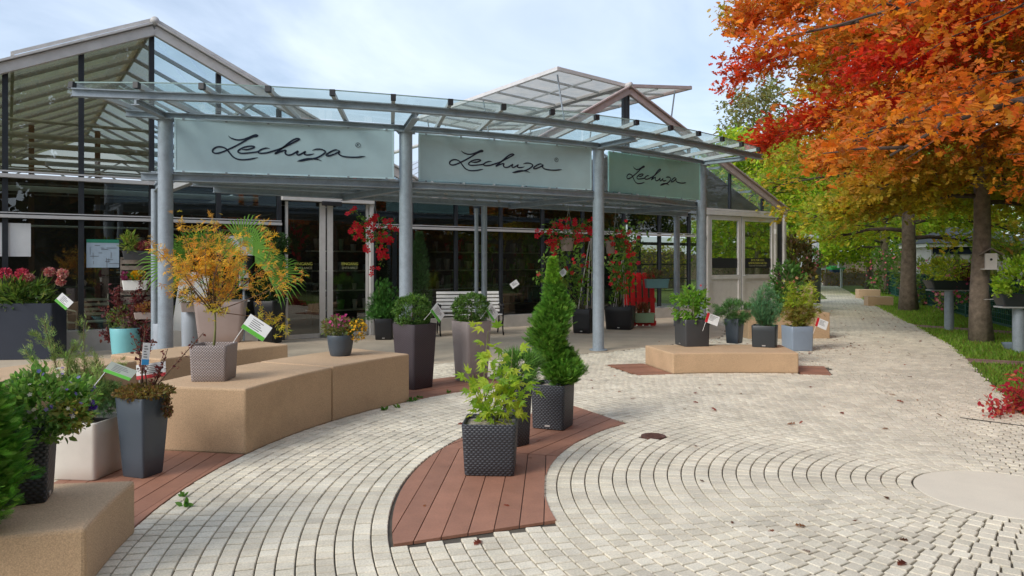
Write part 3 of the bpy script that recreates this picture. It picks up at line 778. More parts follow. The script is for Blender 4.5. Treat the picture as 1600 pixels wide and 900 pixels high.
# white double door on the right
wd = gk(MB().box((13.25, -.03, 3.05), (3.45, .14, .13)).box((11.66, -.02, 1.5), (.10, .12, 3.0)).box((14.86, -.02, 1.5), (.10, .12, 3.0)), 'double_door', M['white_alu'], bevel=.005)
for t0, t1 in ((11.73, 13.18), (13.24, 14.80)):
    gk(MB().box((t0+.06, -.01, 1.5), (.12, .07, 2.95)).box((t1-.06, -.01, 1.5), (.12, .07, 2.95)).box(((t0+t1)/2, -.01, 2.91), (t1-t0-.24, .068, .13)).box(((t0+t1)/2, -.01, 1.13), (t1-t0-.24, .068, .12)).box(((t0+t1)/2, -.01, .07), (t1-t0-.24, .068, .12)), 'door_frame', M['white_alu'], wd)
    gk(MB().box(((t0+t1)/2, .0, .60), (t1-t0-.24, .03, .94)), 'door_panel', M['white_alu'], wd)
    pane(t0+.12, t1-.12, 1.19, 2.85, 2.85, .0, parent=wd)
    gk(MB().box(((t0+t1)/2, -.006, 1.55), (t1-t0-.26, .006, .30)), 'door_strip', M['black'], wd)
for txt, z, sz, mm in (('BITTE TÜR STETS', 1.635, .085, 'yellowtext'), ('GESCHLOSSEN HALTEN', 1.545, .085, 'yellowtext'), ('PLEASE KEEP THE DOOR CLOSED', 1.465, .058, 'greytext')):
    o = text_mesh(txt, sz, M[mm], 'lettering', wd, .001); o.location = (14.02, -.012, z); o.rotation_euler = (R(90), 0, 0)
gk(MB().tube([(13.30, -.045, 1.17), (13.30, -.10, 1.17), (13.46, -.10, 1.17)], .016, 8), 'door_handle', M['steel_l'], wd)
gk(MB().box((14.83, -.08, 2.55), (.07, .06, .16)), 'door_closer', M['white'], wd)
gk(MB().box((15.05, .0, 1.5), (.26, .10, 3.0)), 'corner_panel', M['mullion']); gk(MB().box((15.27, -.02, 1.55), (.11, .2, 3.14)), 'corner_trim', M['white_alu'], bevel=.006)
gk(MB().box(((11.5+ER)/2, -.02, 3.155), (ER-11.5, .12, .06)), 'transom', M['barge'])
# packing station board behind the glass
pb = gk(MB().box((9.85, .10, 2.68), (2.5, .03, .60)), 'name_board', M['black'])
for txt, z, sz in (('PACKSTATION', 2.74, .20), ('PACKAGING STATION', 2.50, .165)):
    o = text_mesh(txt, sz, M['yellowtext' if z > 2.6 else 'greytext'], 'lettering', pb, .001); o.location = (9.90, .078, z); o.rotation_euler = (R(90), 0, 0)
# inside: floor, added dark walls and ceiling sheets against light, pipes, frames, ducts
gk(MB().box((2.9, 7.6, -.03), (25, 14.9, .06)), 'inner_floor', M['floor_in'])
gk(MB().box((-3.2, 5.5, 1.57), (13.0, .1, 3.2)).box((3.35, 4.0, 1.5), (.1, 3.0, 3.3)).box((6.0, 5.5, 1.57), (5.3, .1, 3.2)).box((8.65, 2.95, 1.57), (.1, 5.3, 3.2)), 'added_partition', M['dark_in'])  # added black walls, put in to keep the interior dark
gk(MB().box((3.8, 2.85, 3.155), (9.7, 5.35, .03)), 'light_blocker', M['blocker_in'])  # added ceiling sheets, this and the next, stopping light from the roof
gk(MB().box((-5.4, 3.6, 3.155), (8.4, 3.8, .03)), 'light_blocker', M['blocker_in'])
for z, r_, o in ((4.02, .030, .35), (3.77, .055, .40), (3.60, .055, .35), (3.42, .014, .25), (3.29, .045, .3), (3.19, .014, .25), (2.84, .055, .35), (2.20, .02, .5)):
    gk(MB().tube([(-9.3, o, z), (-1.3, o, z)], r_, 8), 'heating_pipe', M['pipe'], smooth=True)
for o in (2.6, 5.3, 8.2):
    for ta, tb, az, zz_ in ((EL, VT, A1T, A1Z), (VT, ER, A2T, A2Z)):
        b = MB().bar((ta+.3, o, 3.15), (tb-.3, o, 3.15), .07, .08)
        for k in range(7):
            u0 = ta+.3+(tb-ta-.6)*k/7; u1 = ta+.3+(tb-ta-.6)*(k+1)/7; um = (u0+u1)/2
            b.bar((u0, o, 3.18), (um, o, 3.18+.5), .03, .03).bar((um, o, 3.68), (u1, o, 3.18), .03, .03)
        b.bar((ta+.8, o, 3.68), (tb-.8, o, 3.68), .05, .05)
        gk(b, 'roof_truss', M['steel_l'])
for t in (-7.2, -5.1, -3.9, -2.6):
    gk(MB().box((t, 3.3, 2.2), (.10, .10, 4.4)), 'inner_post', M['rust'])
gk(MB().add([(10.9, .5, slope_z(10.9)-.12), (15.2, .5, 3.12), (15.2, 14, 3.12), (10.9, 14, slope_z(10.9)-.12)], [(0, 1, 2, 3)]).add([(10.2, 7.2, 3.1), (15.2, 7.2, 3.1), (15.2, 7.2, 3.2), (10.9, 7.2, 5.0), (10.2, 7.2, 5.0)], [(0, 1, 2, 3, 4)]), 'roof_lining', M['lining'])
gk(MB().tube([(10.5, 2.2, 3.62), (13.0, 2.2, 3.62), (13.25, 2.2, 3.7), (13.25, 2.2, 4.05), (13.05, 2.2, 4.12), (10.5, 2.2, 4.12)], .12, 10), 'air_duct', M['pipe'], smooth=True)
for o in (3.0, 9.0):
    gk(MB().box((11.8, o, 1.5), (.1, .1, 3.1)).bar((9.7, o, .3), (11.8, o, 2.2), .05, .05).bar((11.8, o, .3), (9.7, o, 2.2), .05, .05).bar((9.0, o, 2.2), (15, o, 2.2), .08, .10), 'inner_frame', M['mullion'])
gk(MB().box((9.6, 1.6, .45), (1.9, .8, .85)), 'inner_counter', mat('counter grey', (.16, .17, .17), .7))
for o in (3.2, 6.4): gk(MB().box((12.0, o+.4, 1.0), (5.8, .04, .05)).box((12.0, o+.4, 1.5), (5.8, .04, .05)), 'inner_rail', M['mullion'])
# dim shop stock on shelves behind the glass
_pc = ['p_cream', 'p_taupe', 'p_teal', 'red', 'p_lblue', 'p_mint', 'white', 'p_blgrey', 'cardgreen', 'yellowtext']
for t, off, lab in ((-6.9, 3.2, 'stock shelf of pale pots inside the leftmost greenhouse panes'), (-2.7, 3.4, 'stock shelf behind the glass left of the sliding door'), (1.6, 3.3, 'stock shelf behind the glass just right of the sliding door'), (4.9, 3.0, 'stock shelf behind the glass above the white garden bench'), (7.0, 3.4, 'stock shelf behind the glass beside the hanging baskets')):
    x, y = fw(t, off); r = thing('stock_shelf', lab, 'shelf', (x, y, 0), FROT, 'stock shelves inside the shop')
    for z in (.35, .85, 1.35, 1.85):
        MB().box((0, 0, z), (1.7, .45, .03)).build('shelf_board', M['pipe'], r)
        for k in range(5):
            w_ = random.uniform(.12, .24); h_ = random.uniform(.15, .36); px_ = -.68+.34*k+random.uniform(-.04, .04)
            MB().loft([[(a+px_, b, c) for a, b, c in ([(w_/2*f*math.cos(2*PI*q/10), w_/2*f*math.sin(2*PI*q/10), zz) for q in range(10)])] for f, zz in ((.75, z+.016), (1, z+h_))]).build('pot', M[random.choice(_pc)], r)
    for sx in (-.83, .83): MB().box((sx, 0, 1.0), (.04, .4, 2.0)).build('side_panel', M['mullion'], r)
# ------------------------------------------------------------------ notices on the glass: flat printed sheets
def notice(label, t0, t1, z0, z1, extra=None):
    x, y = fw((t0+t1)/2, -.015); o = MB().box((0, 0, 0), (t1-t0, .004, z1-z0)).build('notice', M['cardblue2' if extra else 'card']); o.location = (x, y, (z0+z1)/2); o.rotation_euler[2] = FROT
    tag(o, label, 'notice')
    if extra: extra(o, t1-t0, z1-z0)
def plan(o, w, h):
    MB().box((0, -.004, h/2-.03), (w, .003, .06)).build('header', M['cardgreen2'], o)
    b = MB()
    for k in range(9): b.box((random.uniform(-.4, .4)*w, -.004, random.uniform(-.4, .3)*h), (random.uniform(.03, .16), .002, .008))
    for k in range(7): b.box((random.uniform(-.4, .4)*w, -.004, random.uniform(-.4, .3)*h), (.006, .002, random.uniform(.05, .18)))
    b.build('print', M['ink'], o)
M['cardgreen2'] = mat('teal print', (.03, .25, .15), .4)
notice('white sheet of paper stuck inside the leftmost greenhouse pane', -5.95, -5.18, 1.66, 2.22)
notice('pale plan with green heading stuck on the glass beside the crate shelf', -4.36, -3.85, 1.47, 1.97, plan)
notice('small white notice above the taupe palm pot', -2.08, -1.50, 1.70, 2.08)

# ================================================================== ENTRANCE CANOPY
CR = Vector((0, 12.5, 0))
cp = thing('entrance_canopy', 'curved galvanised steel and glass canopy on round columns before the greenhouse', 'canopy', CR)
def ck(mb, name, m, parent=None, **k):
    mb.v = [(v[0]-CR.x, v[1]-CR.y, v[2]-CR.z) for v in mb.v]; return mb.build(name, m, parent or cp, **k)
for x, y in COLS:
    ck(MB().tube([(x, y, 0), (x, y, 3.57)], .102, 20).box((x, y, 3.575), (.26, .26, .02)).tube([(x, y, 0), (x, y, .02)], .16, 16), 'column', M['steel'], smooth=True, angle=R(40))
ZB = 3.67
front = spline([(-5.60, 9.46), (-4.82, 9.62), (-3.2, 9.92), (-1.36, 10.5), (.35, 11.3), (2.05, 12.46), (3.4, 13.6), (4.56, 14.72), (5.10, 15.2)], 46)
rear = spline([(-5.35, 10.30), (-4.90, 10.45), (-3.3, 10.87), (-1.645, 11.45), (0, 12.22), (1.536, 13.15), (2.85, 14.25), (3.93, 15.35), (4.1, 15.55)], 46)
edge = spline([(-5.60, 9.46), (-4.02, 9.52), (-2.47, 9.86), (-.95, 10.42), (-.19, 10.75), (1.24, 11.5), (2.54, 12.36), (3.77, 13.5), (4.91, 14.8)], 46)
back = spline([(-5.25, 10.62), (-4.9, 10.72), (-3.4, 11.1), (-1.78, 11.7), (-.2, 12.45), (1.35, 13.4), (2.6, 14.45), (3.65, 15.55), (3.8, 15.75)], 46)
def hbeam(poly, z0, z1, w, name):
    b = MB(); h = z1-z0
    for a, c in zip(poly[:-1], poly[1:]):
        d = np.array(c)-np.array(a); e = d/np.linalg.norm(d)*.004
        a2, c2 = np.array(a)-e, np.array(c)+e
        b.bar((*a2, (z0+z1)/2), (*c2, (z0+z1)/2), w*.25, h-.03); b.bar((*a2, z0+.008), (*c2, z0+.008), w, .015); b.bar((*a2, z1-.008), (*c2, z1-.008), w, .015)
    return ck(b, name, M['steel'])
hbeam([tuple(p) for p in front[::3]], ZB, ZB+.105, .10, 'front_beam')
hbeam([tuple(p) for p in rear[::3]], ZB-.09, ZB, .10, 'rear_beam')
for (x, y), fi in zip(COLS, [(-4.86, 9.60), (-1.365, 10.5), (2.05, 12.45), (4.60, 14.75)]):
    d = Vector((fi[0]-x, fi[1]-y, 0)); q = Vector((x, y, 0))-d*.12; e = Vector((x, y, 0))+d*1.03
    ck(MB().bar((q.x, q.y, ZB-.045), (e.x, e.y, ZB-.035), .03, .088).bar((q.x, q.y, ZB-.012), (e.x, e.y, ZB-.007), .10, .013).bar((q.x, q.y, ZB-.085), (e.x, e.y, ZB-.075), .10, .013), 'arm', M['steel'])
NB = 16
fe = spline(edge, NB); be = spline(back, NB)
bars_t = [np.array((*fe[k], ZB+.115+.0)) for k in range(NB)]
for k in range(NB):
    a, b = (*be[k], ZB+.03), (*fe[k], ZB+.145)
    ck(MB().bar(a, b, .055, .06), 'glazing_bar', M['steel_l'])
    d = Vector(b)-Vector(a); d.normalize()
    ck(MB().bar(Vector(b)-d*.03, Vector(b)+d*.035, .07, .08), 'bar_cap', M['black'])
for k in range(NB-1):
    a0, a1, b0, b1 = be[k], be[k+1], fe[k], fe[k+1]
    q = [(*a0, ZB+.068), (*a1, ZB+.068), (*b1, ZB+.183), (*b0, ZB+.183)]
    ck(MB().add(q, [(0, 1, 2, 3)]), 'glass_pane', M['gl_canopy'])
    ck(MB().bar((*b0, ZB+.183), (*b1, ZB+.183), .012, .014), 'glass_edge', M['gl_edge'])
M_dummy = 0
# lower flat roof between columns and the shop front
ZL = 2.71
inner = [fw(-2.5, -2.15), fw(.6, -2.15), fw(4.6, -2.15), fw(8.45, -2.15)]
mid_i = [((c[0]+d[0])/2, (c[1]+d[1])/2) for c, d in zip(rear[::15], [inner[0], inner[1], inner[2], inner[3]])]
lf = [(-5.15, 10.38)]+[tuple(c) for c in COLS[1:]]
LF = spline([(-5.2, 10.42), (-4.9, 10.52), (-1.645, 11.55), (1.536, 13.25), (3.85, 15.45)], 21); LI = spline([fw(-2.7, -2.15), fw(2, -2.15), fw(5, -2.15), fw(8.5, -2.15)], 21)
hbeam([tuple(p) for p in LF[::2]], ZL, ZL+.11, .10, 'lower_beam')
hbeam([tuple(p) for p in LI[::5]], ZL, ZL+.11, .10, 'lower_beam')
for f_ in (.36, .68):
    hbeam([tuple(p*(1-f_)+q*f_) for p, q in zip(LF[::2], LI[::2])], ZL+.05, ZL+.12, .06, 'lower_purlin')
for i, (c, inn) in enumerate(zip(COLS, [(-5.6, 11.7), (-3.06, 13.46), (-.04, 15.5), (2.79, 16.9)])):
    ck(MB().bar((*c, ZL+.02), (*inn, ZL+.02), .03, .085).bar((*c, ZL+.066), (*inn, ZL+.066), .09, .012).bar((*c, ZL-.026), (*inn, ZL-.026), .09, .012), 'lower_arm', M['steel'])
for k in range(20):
    q = [(*LF[k], ZL+.135), (*LI[k], ZL+.135), (*LI[k+1], ZL+.135), (*LF[k+1], ZL+.135)]
    ck(MB().add(q, [(3, 2, 1, 0)][:1]), 'glass_pane', M['gl_canopy'])
    if k: ck(MB().bar((*LF[k], ZL+.12), (*LI[k], ZL+.12), .045, .03), 'glazing_bar', M['steel_l'])
for x, y, r_ in ((-5.62, 11.68, .055), (*fw(2.55, -2.13), .06), (*fw(8.15, -2.13), .075)):
    ck(MB().tube([(x, y, 0), (x, y, ZL)], r_, 14), 'rear_post', M['steel'], smooth=True, angle=R(40))
x, y = fw(2.42, -2.10); ck(MB().tube([(x-.03, y-.02, 0), (x-.03, y-.02, ZL-.05)], .04, 10), 'downpipe', M['steel'], smooth=True, angle=R(40))
x, y = fw(-3.15, -.3); x2, y2 = fw(-2.75, -1.9)
ck(MB().bar((x, y, 2.86), (x2, y2, 3.02), .12, .10), 'gutter', M['steel_l'])

# ------------------------------------------------------------------ three hanging name signs with script lettering
STROKES = [
 [(208,100),(235,120),(290,135),(345,131),(400,113),(455,92),(481,94),(470,104),(440,108),(390,128),(340,155),(270,190),(215,214),(150,240),(100,250),(68,240),(72,215),(110,196),(150,196),(190,212),(222,247),(262,285),(320,303),(400,300),(485,285)],
 [(333,216),(385,217),(430,206),(452,193),(420,187),(360,196),(312,218),(299,238),(330,249),(400,245),(480,235),(515,216),(560,204),(596,206)],
 [(515,216),(488,236),(502,248),(560,245),(620,231),(700,207),(790,168),(860,136),(881,123),(850,120),(800,142),(740,185),(690,220),(643,253),(700,233),(748,222),(742,245),(762,262),(805,258),(850,236),(868,228),(854,250),(872,262),(920,241),(938,230),(926,252),(950,262),(1000,256),(1022,250)],
 [(1003,222),(1040,212),(1090,212),(1125,225),(1130,240),(1095,265),(1040,288),(960,302),(890,314),(855,316)],
 [(868,311),(960,295),(1040,297),(1096,313)],
 [(1274,224),(1232,217),(1180,235),(1141,262),(1160,270),(1210,258),(1260,237),(1277,226),(1264,245),(1285,266),(1340,278),(1440,281),(1536,272)]]
def lettering_mesh():
    V, Fs = [], []
    def mapp(x, y): return ((x-790)*.00146, -(y-(190+.0345*x))*.00169)
    for si, s in enumerate(STROKES):
        p = spline([mapp(*q) for q in s], max(24, len(s)*6)); n = len(p)
        d = np.gradient(p, axis=0); d = d/np.maximum(np.linalg.norm(d, axis=1, keepdims=True), 1e-9)
        w = .0098*np.minimum(1, .25+np.minimum(np.arange(n), np.arange(n)[::-1])/7)
        w *= 1+.25*np.abs(d[:, 0]*.5+d[:, 1])
        q = np.stack([-d[:, 1], d[:, 0]], 1)*w[:, None]; b = len(V)
        yy = -.004-.0006*si
        for i in range(n):
            V += [(p[i, 0]+q[i, 0], yy, p[i, 1]+q[i, 1]), (p[i, 0]-q[i, 0], yy, p[i, 1]-q[i, 1])]
        for i in range(n-1): Fs.append((b+2*i, b+2*i+1, b+2*i+3, b+2*i+2))
    me = bpy.data.meshes.new('lettering'); me.from_pydata(V, [], Fs); me.update(); me.materials.append(M['textdark']); return me
LM = lettering_mesh()
def ring_mark():
    b = MB(); pts = [(.034*math.cos(2*PI*k/20), -.005, .034*math.sin(2*PI*k/20)) for k in range(21)]
    b.tube(pts, .0034, 5); return b
for i, (pl, pr_, cs, lab, sc, dxx) in enumerate((((-4.75, 10.44), (-1.80, 11.34), (.45, .585, .645), 'leftmost and largest frosted name sign, above the greenhouse sliding door', 1.0, .02),
                                 ((-1.47, 11.66), (1.40, 13.10), (.46, .60, .645), 'middle frosted name sign between the second and third canopy columns', .93, -.06),
                                 ((1.75, 13.52), (3.84, 15.18), (.31, .53, .485), 'rightmost greener name sign, nearest to the autumn trees', .93, .0))):
    p, q = Vector((*pl, 0)), Vector((*pr_, 0)); L = (q-p).length; c = (p+q)/2
    sg = thing('name_sign', lab, 'sign', (c.x, c.y, 2.83), math.atan2(q.y-p.y, q.x-p.x), 'frosted glass name signs hung under the canopy')
    sm = mat('frosted sign glass', cs, .38, .0, var=.10, vscale=1.2, spec=.45)
    MB().box((0, 0, .38), (L, .02, .76)).build('sign_panel', sm, sg, bevel=.003)
    rim = mat('pale sign edge', [min(1, x*1.35) for x in cs], .4)
    MB().box((0, -.0125, .75), (L-.01, .006, .022)).box((0, -.0125, .012), (L-.01, .006, .022)).box((-L/2+.014, -.0122, .38), (.022, .006, .70)).box((L/2-.014, -.0122, .38), (.022, .006, .70)).build('sign_border', rim, sg)
    ks = max(.62, (L/3.08))
    o = bpy.data.objects.new('lettering', LM); link(o, sg); o.location = (dxx, -.0105, .38); o.scale = (ks*sc, 1, sc)
    if i < 2:
        o = ring_mark().build('registered_mark', M['textdark'], sg); o.location = (dxx+.975*ks*sc, -.012, .38+.115)
        t = text_mesh('R', .048, M['textdark'], 'registered_letter', sg); t.location = (dxx+.975*ks*sc, -.0125, .38+.115); t.rotation_euler = (R(90), 0, 0)
    cl = MB()
    for k in range(6):
        x = -L/2+.12+(L-.24)*k/5
        cl.box((x, -.016, .752), (.03, .014, .03)).box((x, -.016, .008), (.03, .014, .026))
    cl.build('clips', M['steel'], sg)

# ================================================================== POTS
def sq_ring(w, z, c=.10, n=4):
    """rounded square ring, corner radius c*w"""
    h = w/2; r = c*w; out = []
    for k, (sx, sy) in enumerate(((1, 1), (-1, 1), (-1, -1), (1, -1))):
        for j in range(n):
            a = R(90*k)+R(90)*j/(n-1); out.append(((h-r)*sx+r*math.cos(a), (h-r)*sy+r*math.sin(a), z))
    return out
def rd_ring(w, z, n=28): return [(w/2*math.cos(2*PI*k/n), w/2*math.sin(2*PI*k/n), z) for k in range(n)]
def pot(root, wt, wb, h, m, shape='sq', corner=.08, soil='soil', badge=True, fill=.035, aspect=1.0):
    fn = (lambda w, z: sq_ring(w, z, corner)) if shape == 'sq' else rd_ring
    prof = [(wb-.012, 0), (wb, .008)]
    for f_ in (.25, .5, .75): prof.append((wb+(wt-wb)*(f_ if shape == 'sq' else f_**.75), h*f_))
    prof += [(wt, h-.006), (wt-.006, h), (wt-.026, h), (wt-.03, h-.006), (wt-.045, h-fill-.02)]
    rg = [[(x, y*aspect, z) for x, y, z in fn(w, z)] for w, z in prof]
    MB().loft(rg, True, True).build('pot', m, root, smooth=True, angle=R(35))
    b = MB(); N = 9; ww = (wt-.05)*.5
    vs = [];
    s = fn(wt-.04, h-fill)
    b.loft([[(x, y*aspect, z-.004) for x, y, z in s], [(x*.6, y*.6*aspect, z+random.uniform(0, .012)) for x, y, z in s], [(x*.2, y*.2*aspect, z+.015) for x, y, z in s]], False, True).build('soil', M[soil], root)
    if badge:
        o = MB().box((0, -wb/2-.004-(wt-wb)*.04, h*.085), (.05, .004, .016)).build('badge', M['s_steel'], root)
def potted(name, label, cat, xl, xr, yb, yt, zb, fr, m, ratio=.85, shape='sq', group=None, **k):
    """pixel extents of the pot's rim, lowest pixel of its base, height of what it stands on, share of its right hand face"""
    p = G((xl+xr)/2, yb, zb); a = math.atan2(fr, 1-fr) if shape == 'sq' else 0.0
    phi = math.atan2(p.x, p.y)
    kk = math.cos(a)+math.sin(a) if shape == 'sq' else 1.0
    w = (xr-xl)*p.y/F/kk
    d = w*ratio*.5*(kk if shape == 'sq' else 1)
    Y = p.y+d*.85
    w *= Y/p.y
    h = (EYE-zb)+(HY-yt)*(Y)/F
    root = thing(name, label, cat, (p.x/p.y*Y, Y, zb), -a-phi, group)
    pot(root, w, w*ratio, h, m, shape, **k)
    root['_w'] = w; root['_h'] = h; root['_a'] = -a-phi
    return root, w, h
def inv(root, p):
    """world point -> root local"""
    v = Vector(p)-root.location; return Matrix.Rotation(-root.rotation_euler[2], 3, 'Z') @ v

# ================================================================== FOLIAGE
def ell(n, c, r, shell=0.0):
    d = rvec(n); u = rng.uniform(shell**3, 1, n)**(1/3)
    return np.array(c)+d*u[:, None]*np.array(r), d
def clumps(n, c, r, k, cr, shell=.55):
    C, d = ell(k, c, r, shell); i = rng.choice(k, n); q = rvec(n)*rng.uniform(0, 1, (n, 1))**.5*cr
    P = C[i]+q; return P, nrm(P-np.array(c)), i
def foliage(root, name, c, r, n, size, cols, tpl='ovate', shell=.6, up=.4, k=0, cr=.1, jit=.18, m=None, rand=.7, zmin=None):
    if k: P, d, i = clumps(n, c, r, k, cr, shell)
    else: P, d = ell(n, c, r, shell); i = None
    if zmin is not None:
        kp = P[:, 2] > zmin; P, d = P[kp], d[kp]; i = i[kp] if i is not None else None
    n = len(P)
    D = d+rand*rvec(n)+np.array([0, 0, up]); N = d*.6+[0, 0, .6]+.5*rvec(n)
    C = pal(n, cols, jit)
    if i is not None:
        br = rng.uniform(.78, 1.22, max(i)+1); C = np.clip(C*br[i][:, None], 0, .95)
    return leaves(name, root, tpl, P, D, N, size*rng.uniform(.65, 1.2, n), C, m)
def stems(root, name, base, tips, r0, m, bend=.12, n=6, r1=.35):
    b = MB()
    out = []
    for t in tips:
        p0 = np.array(base)+rng.normal(size=3)*[.02, .02, 0]; p1 = np.array(t); d = p1-p0
        o = rng.normal(size=3)*np.linalg.norm(d)*bend
        pts = [p0+d*u+o*math.sin(PI*u) for u in np.linspace(0, 1, n)]
        b.tube(pts, [r0*(1-(1-r1)*u) for u in np.linspace(0, 1, n)], 6); out.append(np.array(pts))
    b.build(name, m, root, smooth=True); return out
def along(lines, n, t0=.2, jit=.02):
    P, D = [], []
    for _ in range(n):
        l = lines[rng.integers(len(lines))]; u = rng.uniform(t0, 1)*(len(l)-1); i = min(int(u), len(l)-2)
        P.append(l[i]+(l[i+1]-l[i])*(u-i)); D.append(l[i+1]-l[i])
    return np.array(P)+rng.normal(size=(n, 3))*jit, nrm(np.array(D))
GR = [(.07, .17, .03), (.10, .22, .04), (.14, .27, .05)]
BR = [(.13, .30, .03), (.18, .36, .05), (.22, .38, .05)]
DK = [(.018, .05, .014), (.03, .075, .02), (.045, .10, .025)]
YG_ = [(.42, .52, .05), (.34, .48, .05), (.50, .52, .07)]

# ---------------------------------------------------------------- pots on the red brown deck
r, w, h = potted('potted_maple', 'anthracite wicker cube pot with lime green maple, nearest pot on the decking', 'potted plant', 722, 812, 743, 655, .006, .07, M['w_anth'], .90, soil='grit', fill=.03, badge=False)
tips = [(-.16, .02, h+.28), (-.02, 0, h+.66), (.06, .03, h+.42), (.15, -.02, h+.40), (.02, -.08, h+.30), (.24, .0, h+.30), (.16, .06, h+.52)]
ln = stems(r, 'stem', (0, 0, h-.05), tips, .008, M['greenstem'], .08)
mp = []
TM, TF = TPL['maple']
for c in [(.36, .50, .045), (.42, .54, .06), (.28, .45, .045), (.48, .54, .07), (.22, .38, .04)]:
    for cur in (0, .12):
        V = TM*np.array([1, 1, 1])+np.stack([0*TM[:, 0], 0*TM[:, 0], -cur*TM[:, 0]**2], 1)
        me = bpy.data.meshes.new('leaf'); me.from_pydata([tuple(v) for v in V], [], TF); me.update()
        a = me.attributes.new('Col', 'FLOAT_COLOR', 'POINT'); a.data.foreach_set('color', np.tile(np.array([*c, 1], np.float32), len(V))); me.materials.append(M['leaf']); mp.append(me)
P, D = along(ln, 190, .18, .045)
for p, d in zip(P, D):
    o = bpy.data.objects.new('leaf', mp[random.randrange(len(mp))]); link(o, r)
    out_ = Vector((p[0], p[1], 0))*3+Vector(rng.normal(size=3))*.6+Vector((0, -.25, .05)); out_.normalize()
    s = random.uniform(.070, .120); up_ = Vector((0, -.35, .8))+Vector(rng.normal(size=3))*.4
    x = out_; y = up_.cross(x).normalized(); z = x.cross(y)
    o.matrix_local = Matrix.Translation(Vector(p)+out_*.03) @ Matrix((x, y, z)).transposed().to_4x4() @ Matrix.Diagonal((s, s, s, 1))
r, w, h = potted('potted_pine', 'tall tapered anthracite wicker pot with dwarf pine, between the two cube pots', 'potted plant', 783, 833, 698, 592, .006, .5, M['w_anth'], .80, badge=True)
stems(r, 'stem', (0, 0, h-.04), [(rng.normal()*.08, rng.normal()*.08, h+.12) for _ in range(6)], .008, M['twig'])
foliage(r, 'foliage', (0.02, 0, h+.09), (.19, .19, .12), 4200, .085, [(.10, .24, .04), (.15, .30, .05), (.07, .17, .03)], 'needle', .2, .7, k=38, cr=.05, m=M['needle'])
r, w, h = potted('spiral_cypress', 'anthracite wicker cube pot with tall spiral cut bright green cypress', 'potted plant', 829, 899, 672, 598, .006, .26, M['w_anth'], .93, soil='grit')
ln = stems(r, 'stem', (0, 0, h-.05), [(.02, 0, h+.95)], .016, M['twig'], .02)
n = 11000; f_ = rng.uniform(0, 1, n)**1.25; th = 2*PI*(1.55*f_)+R(-25)+r.rotation_euler[2]*-1
Hc = 1.12; prof = np.interp(f_, [0, .06, .2, .42, .6, .72, .84, 1], [.10, .17, .14, .165, .14, .075, .035, .006])
off = np.interp(f_, [0, .2, .4, .7, 1], [.09, .075, .04, .015, 0])
d = rvec(n); az = np.arctan2(d[:, 1], d[:, 0]); prof = prof*(.92+.28*np.sin(4*az+11*f_)*np.sin(23*f_+az)); u = rng.uniform(.3, 1.2, n)**.5
P = np.stack([off*np.cos(th)+d[:, 0]*prof*u, off*np.sin(th)+d[:, 1]*prof*u, h+.04+Hc*f_+d[:, 2]*.07*(1-f_)], 1)
D = d*[1, 1, .4]+[0, 0, .75]+.45*rvec(n); C = pal(n, [(.15, .36, .04), (.22, .43, .055), (.085, .23, .03)], .22)
C = np.clip(C*np.where(f_ > .8, 1.25, 1)[:, None]*np.where(f_[:, None] > .8, [1.35, 1.15, 1], [1, 1, 1]), 0, .9)
leaves('foliage', r, 'spray', P, D, d+.5*rvec(n), rng.uniform(.04, .12, n)*(1-.45*f_), C, M['needle'])
# ---------------------------------------------------------------- tall pots beside the benches
for (nm, lab, xl, xr, yb, yt, fr, mm, bc, br) in (('box_ball', 'tall tapered aubergine wicker pot with clipped box ball, touching the tall bench', 612, 684, 609, 505, .52, 'w_brown', (645, 487), 30.0),
                                         ('box_ball', 'tall tapered taupe wicker pot with clipped box ball, before the white slatted bench', 704, 769, 598, 501, .58, 'w_taupe', (736, 483), 28.5)):
    r, w, h = potted(nm, lab, 'potted plant', xl, xr, yb, yt, .006, fr, M[mm], .80, group='tall wicker pots with box balls', badge=(mm == 'w_brown'))
    rad = br*r.location.y/F; c = inv(r, at(bc[0], bc[1], r.location.y))
    stems(r, 'stem', (0, 0, h-.05), [c], .012, M['twig'])
    foliage(r, 'foliage', c, (rad, rad, rad*.86), 9000, .023, [(.08, .17, .035), (.12, .25, .05), (.20, .33, .08), (.05, .11, .025)], 'ovate', .78, .2, k=260, cr=.035)
# ---------------------------------------------------------------- pots on the tall bench
r, w, h = potted('potted_japanese_maple', 'taupe wicker cube pot with orange Japanese maple on the tall bench', 'potted plant', 298, 371, 597, 537, .53, .26, M['w_taupe'], .92, soil='grit', badge=False)
Yc = r.location.y; mpx = Yc/F
trunk = stems(r, 'trunk', (0, 0, h-.05), [inv(r, at(333, 455, Yc))], .013, M['greenstem'], .05)
top = trunk[0][-1]
tipl = []
for (x, y) in ((245, 400), (250, 430), (262, 385), (275, 365), (290, 372), (305, 360), (325, 350), (345, 362), (365, 372), (390, 368), (405, 380), (385, 400), (360, 415), (420, 428), (440, 415), (395, 440), (410, 455), (330, 400), (300, 420), (285, 440), (350, 440), (320, 470), (345, 480), (300, 400), (370, 395), (340, 380)):
    q = inv(r, at(x, y, Yc)); tipl.append(q+Vector((0, 0, 0))+Vector(rng.normal(size=3))*.10)
ln = stems(r, 'branch', top*1.0-np.array([0, 0, .18]), tipl, .005, M['twig'], .10, 7, .3)
P, D = along(ln, 1250, .5, .04); n = len(P)
D = D*.6+rvec(n)*.8+[0, 0, -.1]
C = pal(n, [(.80, .45, .04), (.74, .34, .05), (.56, .26, .08), (.82, .54, .07), (.54, .44, .08)], .15)
lowm = P[:, 2] < h+.35; C[lowm] = C[lowm]*[.75, 1.05, .8]
leaves('foliage', r, 'star', P, D, rvec(n)*.6+[0, -.4, .7], rng.uniform(.034, .06, n), C)
